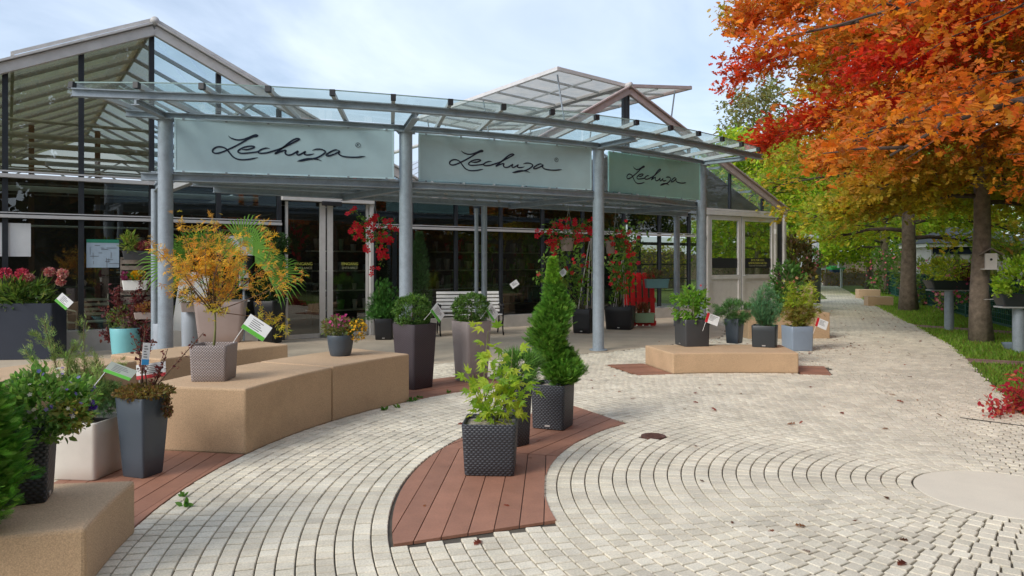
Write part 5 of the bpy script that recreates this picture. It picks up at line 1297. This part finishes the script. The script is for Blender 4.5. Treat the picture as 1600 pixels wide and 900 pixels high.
plant_tag('small blank white tag on the left mandevilla, near its lower leaves', 804, 444, 16.2, .18, .13, -35, None, 0, stick=False)
plant_tag('small blank white tag high on the mandevilla stems', 880, 426, 16.2, .15, .13, -40, None, 0, stick=False)

# ================================================================== TREES AND THE RIGHT HAND SIDE
def grow(seed, H, Rc, z0, nb, nsub, nleaf, size, colfn, tr, tpl='oak', droop=.25, rise=.25, prof=(.75, 1.0, .95, .75, .35), sig=.16, lean=(0, 0), thick=1.0, sector_=None):
    g = np.random.default_rng(seed); tb = MB(); tk = tb; tb2 = MB()
    zs = np.linspace(-.12, H, 10); tp = np.stack([lean[0]*(zs/H)**2+g.normal(size=10)*.03*(zs > .5), lean[1]*(zs/H)**2+g.normal(size=10)*.03*(zs > .5), zs], 1)
    tb.tube(tp, [tr*1.35]+[tr*(1-.82*(z/H)**1.1) for z in zs[1:]], 12); tb = tb2
    seg = []
    for i in range(nb):
        f = (i+.5)/nb; z = z0+(H*.97-z0)*f; az = i*2.39996+g.normal()*.25
        L = Rc*np.interp(f, np.linspace(0, 1, len(prof)), prof)*g.uniform(.8, 1.12)
        b = np.array([np.interp(z, zs, tp[:, 0]), np.interp(z, zs, tp[:, 1]), z]); d = np.array([math.cos(az), math.sin(az), 0])
        u = np.linspace(0, 1, 7)[:, None]; ri = rise*(1+1.5*f)
        pts = b+d*L*u+np.array([0, 0, 1])*(ri*L*u-droop*L*u**2)+np.cumsum(g.normal(size=(7, 3))*.035*L/4, 0)*(u > 0)
        r0 = max(.016, tr*.30*(1-f*.7)*thick); tb.tube(pts, [r0*(1-.8*k/6) for k in range(7)], 7)
        for j in range(nsub):
            t = .18+.82*(j+g.uniform(0, .8))/nsub; k = min(int(t*6), 5); p = pts[k]+(pts[k+1]-pts[k])*(t*6-k)
            sgn = 1 if j % 2 else -1; a = az+sgn*g.uniform(.5, 1.1); l = L*g.uniform(.28, .45)*(1.12-.6*t)
            dd = np.array([math.cos(a), math.sin(a), g.normal()*.18+.10])
            q = p+dd*l*np.linspace(0, 1, 5)[:, None]+np.array([0, 0, -droop*.6*l])*np.linspace(0, 1, 5)[:, None]**2+np.cumsum(g.normal(size=(5, 3))*.03*l, 0)
            tb.tube(q, [r0*.35*(1-.75*k/4) for k in range(5)], 5); seg.append(q)
            for s2 in range(3):
                p2 = q[1+s2]; a2 = a+g.choice([-1, 1])*g.uniform(.5, 1.2); l2 = l*.45
                q2 = p2+np.array([math.cos(a2), math.sin(a2), g.normal()*.25])*l2*np.linspace(0, 1, 4)[:, None]; seg.append(np.concatenate([q2, q2[-1:]]))
    seg = np.array(seg)
    i = g.choice(len(seg), nleaf); u = g.uniform(.1, 1, nleaf)*4; k = np.minimum(u.astype(int), 3); p = seg[i, k]+(seg[i, k+1]-seg[i, k])*(u-k)[:, None]
    P = p+g.normal(size=(nleaf, 3))*np.array([sig, sig, sig*.75])
    D = nrm(p-np.array([0, 0, 0])-np.stack([np.interp(p[:, 2], zs, tp[:, 0]), np.interp(p[:, 2], zs, tp[:, 1]), p[:, 2]], 1))+.8*g.normal(size=(nleaf, 3))+[0, 0, -.35]
    N = np.array([0, 0, 1.0])+.55*g.normal(size=(nleaf, 3))
    segv = g.normal(size=(len(seg), 1))
    C = colfn(P, g, segv[i])
    return (tk, tb2), (P, D, N, size*g.uniform(.45, 1.25, nleaf), C)
def mixc(w, a, b): return a*(1-w)+b*w
RED, ORG, YEL, OLV, LIM = np.array([.66, .045, .022]), np.array([.68, .15, .022]), np.array([.70, .27, .025]), np.array([.38, .32, .035]), np.array([.42, .50, .045])
def jitc(C, g, j=.2): return np.clip(C*(1+j*g.normal(size=(len(C), 1)))*(1+.07*g.normal(size=C.shape)), .003, .9)
def smooth(x, a, b): return np.clip((x-a)/(b-a), 0, 1)
def col_front(P, g, s):
    """red on the outer side facing the shop, orange above, olive and lime where the crown stays green low and inside"""
    x, y, z = P[:, 0:1], P[:, 1:2], P[:, 2:3]; n = len(P)
    wob = .5+.5*np.sin(x*1.6+s*.8)*np.cos(z*1.9+y*.7)
    redness = np.clip(smooth(-x, 1.0, 3.8)*(1-np.abs(z-4.6)/3.2)*1.5+.25*s-.1, 0, 1)
    green = np.clip((1-smooth(z, 2.7, 4.6))*.9+smooth(.3*np.sin(y*2.2)+wob*.6, .55, 1)*.35+.22*s, 0, 1)
    C = mixc(np.clip(wob+.2*g.normal(size=(n, 1)), 0, 1), ORG[None], mixc(np.clip(.4+.3*s, 0, 1), OLV[None]*1.4, YEL[None]))
    C = mixc(np.clip(redness, 0, 1), C, RED[None]); C = mixc(np.clip(green*(1-redness*.8), 0, .9), C, mixc(np.clip(wob+.25, 0, 1), OLV[None], LIM[None]))
    return jitc(C, g)
def col_orange(P, g, s):
    w = np.clip(.5+.45*s+.25*g.normal(size=(len(P), 1)), 0, 1)
    return jitc(mixc(np.clip(w*.9, 0, 1), ORG[None], YEL[None]), g)
def col_brown(P, g, s):
    w = np.clip(.5+.4*s+.2*g.normal(size=(len(P), 1)), 0, 1); return jitc(mixc(w, np.array([[.34, .12, .025]]), np.array([[.20, .17, .035]])), g)
def col_lime(P, g, s):
    w = np.clip(.5+.35*s+.25*g.normal(size=(len(P), 1)), 0, 1); C = mixc(w, np.array([[.26, .42, .035]]), np.array([[.55, .56, .05]]))
    hi = np.clip(smooth(P[:, 2:3], 3.2, 6)*.8+.3*s, 0, 1); return jitc(mixc(hi*.6, C, ORG[None]), g)
def col_yg(P, g, s):
    w = np.clip(.5+.35*s+.25*g.normal(size=(len(P), 1)), 0, 1); return jitc(mixc(w, np.array([[.24, .42, .035]]), np.array([[.52, .56, .05]])), g)
def col_green(P, g, s):
    w = np.clip(.5+.35*s+.25*g.normal(size=(len(P), 1)), 0, 1); return jitc(mixc(w, np.array([[.08, .17, .03]]), np.array([[.18, .29, .05]])), g)
def col_pale(P, g, s):
    w = np.clip(.5+.4*s, 0, 1); return jitc(mixc(w, np.array([[.22, .24, .10]]), np.array([[.30, .25, .10]])), g)
def tree(name, label, loc, args, rz=0.0, group=None, cat='tree', tpl='oak', bark='bark'):
    tb, (P, D, N, S, C) = grow(**args)
    r = thing(name, label, cat, loc, rz, group)
    tb[0].build('trunk', M[bark], r, smooth=True); tb[1].build('branches', M['branch'], r, smooth=True)
    leaves('crown', r, tpl, P, D, N, S, C)
    return r
def copy_tree(src, loc, rz, label, sc=1.0, group=None):
    r = src.copy(); link(r); r.location = loc; r.rotation_euler = (0, 0, rz); r.scale = (sc, sc, sc); r['label'] = label
    if group: r['group'] = group
    for ch in src.children:
        c = ch.copy(); link(c); c.parent = r
    return r
ROW = 'oak trees along the path'
t1p = G(1541, 533)
oak1 = tree('oak_tree', 'big red and orange oak with a small bird house on its trunk', (t1p.x, t1p.y+.15, -.06),
     dict(seed=3, H=10.4, Rc=4.15, z0=2.75, nb=54, nsub=11, nleaf=112000, size=.15, colfn=col_front, tr=.18, droop=.28, rise=.14, prof=(.66, .88, 1.04, 1.08, .75), sig=.17), R(20), ROW)
oak0 = tree('oak_tree', 'nearest orange oak, trunk outside the right edge with branches hanging in from the upper right', (7.6, 7.6, -.06),
     dict(seed=8, H=9.5, Rc=4.4, z0=3.0, nb=30, nsub=9, nleaf=30000, size=.12, colfn=col_orange, tr=.20, droop=.32, rise=.18, prof=(.85, 1.0, .95, .8, .4), sig=.15), R(80), ROW)
p = G(1425, 486)
oak2 = tree('oak_tree', 'second oak of the row, thick plain trunk left of the bird house tree', (p.x, p.y+.2, -.06),
     dict(seed=5, H=9.5, Rc=5.0, z0=2.3, nb=30, nsub=8, nleaf=24000, size=.19, colfn=col_lime, tr=.25, droop=.30, rise=.12, sig=.2), 0, ROW)
p = G(1382, 457.5)
oak3 = tree('oak_tree', 'third oak of the row, slimmer dark trunk behind the tan path seats', (p.x, p.y, -.06),
     dict(seed=9, H=9.5, Rc=5.6, z0=2.35, nb=32, nsub=8, nleaf=24000, size=.24, colfn=col_yg, tr=.22, droop=.30, rise=.12, sig=.28), 1.9, ROW, tpl='diamond')
#(p.x, p.y, -.06), 1.9, 'third oak of the row, slimmer dark trunk behind the tan path seats', 1.0, ROW)
p = G(1358, 450.5); copy_tree(oak3, (p.x, p.y, -.06), 4.2, 'farthest visible oak of the row with pale trunk above the farther tan seat', 1.02, ROW)
# trees seen over and behind the greenhouse and at the end of the path
bgr = 'background trees beyond the path'
gt1 = tree('green_tree', 'dense dark green tree at the far end of the path', (24.5, 68, -.06), dict(seed=21, H=11, Rc=5.5, z0=1.2, nb=30, nsub=7, nleaf=15000, size=.36, colfn=col_green, tr=.25, sig=.4), 0, bgr, tpl='diamond')
lt1 = tree('green_tree', 'yellow green tree left of the path end, behind the greenhouse corner', (14.3, 43, -.06), dict(seed=22, H=9, Rc=4.6, z0=2.0, nb=28, nsub=7, nleaf=15000, size=.32, colfn=col_yg, tr=.2, sig=.35), 0, bgr, tpl='diamond')
copy_tree(gt1, (31, 72, -.06), 2.0, 'dense green tree behind the third and farthest oaks', 1.05, bgr)
copy_tree(gt1, (38, 66, -.06), 3.7, 'dense green tree right of the path end, behind the second oak', .95, bgr)
copy_tree(lt1, (20.5, 64, -.06), 4.0, 'yellow green tree over the left side of the path end', 1.0, bgr)
copy_tree(lt1, (30, 52, -.06), 1.0, 'yellow green tree between the second and third oaks', .95, bgr)
copy_tree(gt1, (27, 33, -.06), 5.0, 'green tree beyond the fence, behind the dark roofed shed', .62, bgr)
copy_tree(lt1, (22.5, 25, -.06), 2.6, 'olive tree beyond the fence at the right edge', .62, bgr)
copy_tree(gt1, (44, 52, -.06), .6, 'green tree far right beyond the fence', 1.0, bgr)
copy_tree(gt1, (16.5, 17.5, -.06), 4.1, 'green bushy tree beyond the fence, right of the bird house', .42, bgr)
copy_tree(gt1, (20.5, 21.5, -.06), 1.1, 'green bushy tree behind the bird house trunk', .40, bgr)
pt = tree('poplar_tree', 'pale tall birch behind the right greenhouse gable', (20.5, 62, -.06), dict(seed=31, H=15.5, Rc=3.2, z0=3, nb=30, nsub=6, nleaf=7000, size=.38, colfn=col_pale, tr=.2, rise=.7, droop=.2, sig=.35), 0, 'pale birches behind the greenhouse', tpl='diamond')
copy_tree(pt, (23.6, 64, -.06), 2.0, 'lower pale birch between the greenhouse and the red oak', .8, 'pale birches behind the greenhouse')
# trees behind the viewer, seen mirrored in the greenhouse glass
mg = 'autumn trees mirrored in the greenhouse glass'
br1 = tree('oak_tree', 'brown autumn oak seen only as a reflection in the greenhouse glass', (3.5, -15.0, -.06), dict(seed=41, H=13, Rc=5.2, z0=1.5, nb=30, nsub=7, nleaf=17000, size=.42, colfn=col_brown, tr=.25, sig=.35), 0, mg, tpl='diamond')
for x, y, a, s in ((12, -15, 1, 1.9), (20, -13, 3, 1.7), (17, -3, 4.5, 1.0), (24, 1, 5.2, 1.1), (6, -20, .6, 1.9), (28, -6, 2.6, 1.2)):
    copy_tree(br1, (x, y, -.06), a, 'brown autumn oak seen only as a reflection in the greenhouse glass', s, mg)
# ---------------------------------------------------------------- hedges and pavilion behind the right greenhouse
def hedge(label, t0, t1, off, h, cols_, n, world=None, d=1.2):
    r = thing('hedge', label, 'hedge', world[0] if world else (*fw((t0+t1)/2, off), 0), world[1] if world else FROT, None)
    L = world[2] if world else t1-t0
    P = rng.uniform(-.5, .5, (n, 3))*[L, d, 1]; P[:, 2] = (P[:, 2]+.5)**.8*h
    P += .12*np.sin(P[:, [1, 2, 0]]*3)
    leaves('foliage', r, 'ovate', P, rvec(n)+[0, 0, .4], rvec(n)+[0, -.6, .6], rng.uniform(.10, .2, n), pal(n, cols_, .22))
    MB().box((0, 0, h*.45), (L-.3, d*.6, h*.86)).build('branches', M['bark'], r)
    return r
hedge('yellow green clipped hedge seen through the right greenhouse glass', 7, 28, 16.2, 2.5, [(.42, .46, .07), (.52, .48, .08), (.30, .38, .06), (.55, .40, .08)], 12000)
r = thing('pavilion', 'small white pavilion with ridged roof seen through the greenhouse', 'pavilion', (*fw(11.5, 24), 0), FROT)
MB().box((0, 0, 1.5), (5, 4, 3)).build('wall', mat('pale cladding', (.45, .52, .52), .6), r)
b = MB()
for s in (-1, 1):
    for k in range(14): b.bar((-2.7+k*.415, s*2.3, 2.95), (-2.7+k*.415, 0, 4.4), .30, .05).bar((-2.7+k*.415+.2, s*2.3, 2.98), (-2.7+k*.415+.2, 0, 4.43), .06, .07)
b.build('roof', M['white'], r)
hedge('tall dark hedge added behind the viewer to darken the shop window reflections', 0, 0, 0, 4.5, [(.05, .09, .02), (.10, .09, .03), (.14, .08, .03)], 9000, world=((14, -16, 0), R(30), 50), d=2)  # added unseen hedge, fills bright gaps in the mirrored view
hedge('tall dark hedge added on the right to darken the shop window reflections', 0, 0, 0, 4.0, [(.05, .09, .02), (.10, .09, .03), (.14, .08, .03)], 7000, world=((31, 6, 0), R(75), 36), d=2)  # second added hedge out of view, also darkens the reflections
# ---------------------------------------------------------------- bushes at the greenhouse corner, left of the path
r = thing('rose_bush', 'dark green rose bush with few pink blooms at the greenhouse corner', 'bush', (*at(1228, 480, 21.5).xy, 0), 0)
foliage(r, 'foliage', (0, 0, .85), (.46, .45, .70), 1500, .12, [(.07, .17, .04), (.11, .24, .05), (.15, .28, .07)], 'ovate', .2, .3, k=60, cr=.2)
stems(r, 'stem', (0, 0, 0), [(rng.normal()*.4, rng.normal()*.3, 1.3) for _ in range(8)], .015, M['twig'])
P, d = ell(16, (.15, 0, 1.0), (.4, .4, .5), .8); leaves('pink_flowers', r, 'flower', P, rvec(16), d+[0, -1, .4], np.full(16, .11), pal(16, [(.55, .12, .12), (.60, .25, .2)]), M['petal'])
r = thing('copper_bush', 'taller copper brown bush behind the rose bush', 'bush', (*at(1247, 470, 24).xy, 0), 0)
foliage(r, 'foliage', (0, 0, 1.3), (.42, .45, 1.15), 1700, .14, [(.12, .09, .035), (.09, .12, .03), (.20, .12, .05)], 'ovate', .2, .3, k=60, cr=.22); stems(r, 'stem', (0, 0, 0), [(rng.normal()*.3, rng.normal()*.3, 1.8) for _ in range(7)], .018, M['twig'])
r = thing('banner_sign', 'grey upright banner standing above the bushes left of the path', 'banner', (*at(1262, 440, 33).xy, 0), R(-10))
MB().box((0, 0, 2.1), (.95, .04, 1.5)).build('panel', mat('banner grey', (.42, .45, .48), .6), r); MB().tube([(-.4, 0, 0), (-.4, 0, 2.9)], .03, 8).tube([(.4, 0, 0), (.4, 0, 2.9)], .03, 8).build('posts', M['steel'], r)
r = thing('flower_column', 'dark green column planter with pink flowers left of the path', 'planter', (*at(1270, 470, 29).xy, 0), 0)
MB().tube([(0, 0, 0), (0, 0, 1.35)], [.28, .30], 14).build('pot', mat('olive planter', (.07, .08, .06), .7), r, smooth=True, angle=R(40))
foliage(r, 'foliage', (0, 0, 1.7), (.34, .34, .4), 420, .13, GR, 'ovate', .2, .2); P, d = ell(60, (0, -.1, 1.65), (.38, .36, .42), .7); leaves('pink_flowers', r, 'flower', P, rvec(60), d+[0, -.8, .3], np.full(60, .11), pal(60, [(.55, .08, .12), (.65, .3, .3)]), M['petal'])
# ---------------------------------------------------------------- end of the path: tables, meter post, bin, fence
for k, (px, Y, lab) in enumerate(((1278, 51, 'pale metal bar table at the path end, left one'), (1292, 53, 'pale metal bar table at the path end, right one'))):
    r = thing('bar_table', lab, 'table', (*at(px, 440, Y).xy, 0), R(-15), 'bar tables at the end of the path')
    MB().box((0, 0, 1.12), (.95, .8, .06)).build('table_top', M['steel_l'], r, bevel=.01)
    for sx in (-.42, .42):
        for sy in (-.34, .34): MB().box((sx, sy, .55), (.07, .07, 1.1)).build('leg', M['steel_l'], r)
r = thing('meter_post', 'pale post with a small grey box on top at the path end', 'post', (*at(1314.5, 440, 47).xy, 0), 0)
MB().tube([(0, 0, 0), (0, 0, 1.2)], .07, 10).build('post', M['steel_l'], r); MB().box((0, 0, 1.30), (.42, .30, .12)).box((-.05, 0, 1.55), (.30, .26, .38)).build('box', M['duct'], r, bevel=.03); MB().box((.06, -.14, 1.52), (.16, .02, .2)).build('screen', M['black'], r)
r = thing('litter_bin', 'dark blue bin with bright green lid at the path end', 'bin', (*at(1306, 440, 52).xy, 0), 0)
MB().loft([sq_ring(.75, 0, .1), sq_ring(.95, 1.1, .1)]).build('body', mat('bin blue', (.02, .05, .11), .5), r); MB().loft([sq_ring(1.0, 1.1, .1), sq_ring(1.0, 1.25, .1), sq_ring(.8, 1.36, .1)]).build('lid', mat('bin green', (.03, .35, .06), .5), r)
hedge('long dark green hedge closing the end of the path', 0, 0, 0, 2.6, [(.03, .09, .02), (.05, .12, .03), (.09, .17, .03)], 9000, world=((26, 66, 0), R(-8), 26), d=1.5)
hedge('low orange brown ornamental hedge behind the far oaks', 0, 0, 0, 1.0, [(.28, .20, .04), (.33, .16, .05), (.16, .20, .04)], 3000, world=((24.6, 50, 0), R(-14), 7), d=1.2)
# green mesh fence beside the grass
fpts = [(10.55, 14.3), (11.85, 18.2), (13.0, 21.3), (14.2, 24.6), (15.4, 27.9), (16.6, 31.2), (17.8, 34.5)]
fe_ = thing('mesh_fence', 'dark green metal mesh fence running behind the trees on the right', 'fence', (fpts[0][0], fpts[0][1], 0), 0)
def rel(p, z): return (p[0]-fpts[0][0], p[1]-fpts[0][1], z)
fpts = [(9.6, 11.6)]+fpts
M['mesh_pan'] = glass_mat('dense fence mesh', (.45, .55, .5), 1.0, .5, .75, (.03, .10, .075))
for p, q in zip(fpts[:-1], fpts[1:]):
    MB().box(rel(p, .58), (.07, .07, 1.22)).build('post', M['fence'], fe_)
    b = MB().bar(rel(p, 1.12), rel(q, 1.12), .05, .05).bar(rel(p, .08), rel(q, .08), .05, .05).bar(rel(p, .6), rel(q, .6), .02, .02)
    d = np.array(q)-np.array(p)
    for k in range(1, 28):
        m_ = np.array(p)+d*k/28; b.bar(rel(m_, .08), rel(m_, 1.12), .012, .012)
    for k in range(1, 8): b.bar(rel(p, .08+.13*k), rel(q, .08+.13*k), .010, .010)
    b.build('fence_panel', M['fence'], fe_)
    MB().add([rel(p, .08), rel(q, .08), rel(q, 1.12), rel(p, 1.12)], [(0, 1, 2, 3)]).build('fence_screen', M['mesh_pan'], fe_)
# shed beyond the fence
r = thing('garden_shed', 'pale shed with dark hipped roof beyond the fence, left of the bird house tree', 'shed', (at(1530, 400, 30).x, 31, 0), R(-10))
MB().box((0, 0, 1.1), (3.6, 3, 2.2)).build('wall', M['wall'], r)
for k in range(9): MB().box((-1.6+.4*k, -1.51, 1.1), (.02, .02, 2.1)).build('batten', M['steel_l'], r)
b = MB().add([(-2.1, -1.8, 2.35), (2.1, -1.8, 2.35), (2.1, 1.8, 2.35), (-2.1, 1.8, 2.35), (-.6, 0, 3.05), (.6, 0, 3.05)], [(0, 1, 5, 4), (1, 2, 5), (2, 3, 4, 5), (3, 0, 4), (3, 2, 1, 0)]); b.build('roof', M['roofdark'], r)
MB().box((0, 0, 2.27), (4.0, 3.4, .14)).build('fascia', M['white'], r); MB().box((0, -1.52, 2.05), (3.5, .03, .28)).build('window', mat('dark window', (.02, .025, .05), .2), r)
# flowering shrubs beyond the fence
for lab, px, py, Y, rr, cc, fc in (('pink flowering shrub by the fence left of the post planter', 1452, 455, 27, (1.2, .9, 1.0), [(.18, .28, .07), (.26, .30, .09)], [(.55, .10, .18), (.62, .22, .25)]),
                                ('dark green shrub by the fence behind the second oak', 1395, 445, 36, (1.3, 1, 1.3), [(.10, .20, .04), (.15, .27, .06)], [(.5, .12, .15)]),
                                ('pink flowering shrub beyond the fence behind the post planter', 1500, 447, 22.5, (.9, .7, .95), [(.20, .32, .07), (.30, .38, .10)], [(.60, .10, .22), (.65, .25, .3)]),
                                ('leafy shrub beyond the fence right of the bird house', 1580, 420, 20.5, (1.1, .8, 1.2), [(.26, .38, .07), (.18, .30, .06), (.36, .36, .10)], [(.5, .3, .05)])):
    c = at(px, py, Y); r = thing('shrub', lab, 'shrub', (c.x, c.y, 0), 0, 'shrubs beyond the fence')
    foliage(r, 'foliage', (0, 0, rr[2]*.9), rr, 1700, .15, cc, 'ovate', .2, .3, k=60, cr=.28); stems(r, 'stem', (0, 0, -.07), [(rng.normal()*.4, rng.normal()*.3, rr[2]*1.2) for _ in range(6)], .02, M['twig'])
    P, d = ell(120, (0, -.1, rr[2]*.8), rr, .8); leaves('flowers', r, 'flower', P, rvec(120), d+[0, -.8, .3], rng.uniform(.08, .14, 120), pal(120, fc), M['petal'])
# post planters
def post_planter(label, px, yb, ytop, w, cols1, cols2, fl):
    p = G(px, yb); Y = p.y; zt = EYE+(HY-ytop)*Y/F
    r = thing('post_planter', label, 'planter', (p.x, Y, -.03), R(-8), 'planters raised on grey posts')
    MB().tube([(0, 0, 0), (0, 0, zt)], .10, 16).build('post', M['steel'], r, smooth=True, angle=R(40)); MB().box((0, 0, zt+.01), (w*.9, .34, .025)).build('bracket', M['steel_l'], r)
    MB().loft([[(x, y*.55, z) for x, y, z in sq_ring(w_, zt+z_, .06)] for w_, z_ in ((w*.80, .025), (w, .24), (w*.94, .24), (w*.92, .20))]).build('pot', M['p_dark'], r, smooth=True, angle=R(35))
    foliage(r, 'foliage', (0, 0, zt+.50), (w*.62, .32, .34), 1100, .08, cols1, 'ovate', .1, .4, k=50, cr=.10)
    foliage(r, 'dark_foliage', (w*.38, -.1, zt+.36), (.28, .2, .26), 380, .07, cols2, 'ovate', .1, .2)
    P, d = ell(90, (w*.42, -.08, zt+.12), (w*.40, .28, .5), .35); foliage(r, 'trailing_foliage', (w*.42, 0, zt+.12), (w*.38, .24, .46), 420, .07, GR, 'ovate', .2, 0)
    leaves('flowers', r, 'flower', P+[0, -.06, 0], rvec(90), d+[0, -.8, .3], rng.uniform(.05, .09, 90), pal(90, fl), M['petal'])
post_planter('planter raised on a thick grey post with yellow shrub and pink trailing flowers', 1483, 515, 452, 1.0, [(.50, .56, .06), (.60, .58, .07), (.36, .48, .06)], [(.10, .02, .03), (.12, .03, .04)], [(.65, .08, .18), (.60, .12, .22)])
post_planter('planter raised on a grey post with lime green leaves, cropped by the right edge', 1592, 548, 478, .75, [(.34, .52, .04), (.42, .58, .06), (.26, .42, .04)], [(.16, .22, .06), (.22, .18, .1)], [(.6, .55, .5), (.45, .2, .3)])
# bird house
tz = 1.55+(411-409)*14.9/F
r = thing('bird_house', 'small pale wooden bird house hung on the big oak trunk', 'bird house', (t1p.x+.01, t1p.y-.12, 1.42), R(-25))
MB().box((0, 0, .17), (.20, .15, .30)).build('body', M['white_alu'], r); MB().bar((-.19, 0, .30), (.0, 0, .42), .26, .02, up=(0, 0, 1)).bar((.19, 0, .30), (0, 0, .42), .26, .02).build('roof', M['wood'], r)
MB().box((0, 0, .01), (.34, .24, .02)).build('base', M['white_alu'], r); MB().tube([(0, -.078, .2), (0, -.072, .2)], .024, 12).build('hole', M['black'], r)
rr_ = .215; o = MB().tube([(rr_*math.cos(2*PI*k/20), rr_*math.sin(2*PI*k/20), 0) for k in range(21)], .006, 5).build('cord', M['white']); o.location = (t1p.x, t1p.y+.15, .83); tag(o, 'pale cord tied round the big oak trunk below the bird house', 'cord')
q = G(1586, 544); r = thing('bowl', 'low grey blue bowl standing on the grass beside the big oak', 'bowl', (q.x, q.y, -.05), 0)
MB().loft([rd_ring(w_, z_) for w_, z_ in ((.26, 0), (.36, .06), (.42, .14), (.39, .14), (.32, .05))]).build('dish', M['p_lblue'], r, smooth=True, angle=R(40))
# red leaved shrub at the right edge
r = thing('red_shrub', 'crimson leaved shrub hanging in at the right edge above the pavers', 'shrub', (5.75, 7.6, -.05), 0)
ln = stems(r, 'stem', (0, 0, 0), [np.array(at(x, y, 7.5+rng.normal()*.15))-np.array(r.location) for x, y in ((1545, 625), (1560, 600), (1575, 585), (1595, 578), (1550, 640), (1575, 640), (1600, 640), (1585, 610), (1605, 600), (1570, 620), (1620, 590), (1630, 620), (1600, 660), (1640, 640))], .009, M['twig'], .12, 7)
P, D = along(ln, 1100, .5, .05); n = len(P); C = pal(n, [(.50, .02, .06), (.55, .05, .08), (.38, .02, .04), (.55, .18, .08)], .18); gm = rng.uniform(size=n) < np.clip((P[:, 0]-.1)*1.2, 0, .5); C[gm] = pal(int(gm.sum()), [(.14, .26, .05)])
leaves('foliage', r, 'ovate', P, D*.5+rvec(n), rvec(n)*.6+[0, -.4, .7], rng.uniform(.04, .07, n), C)
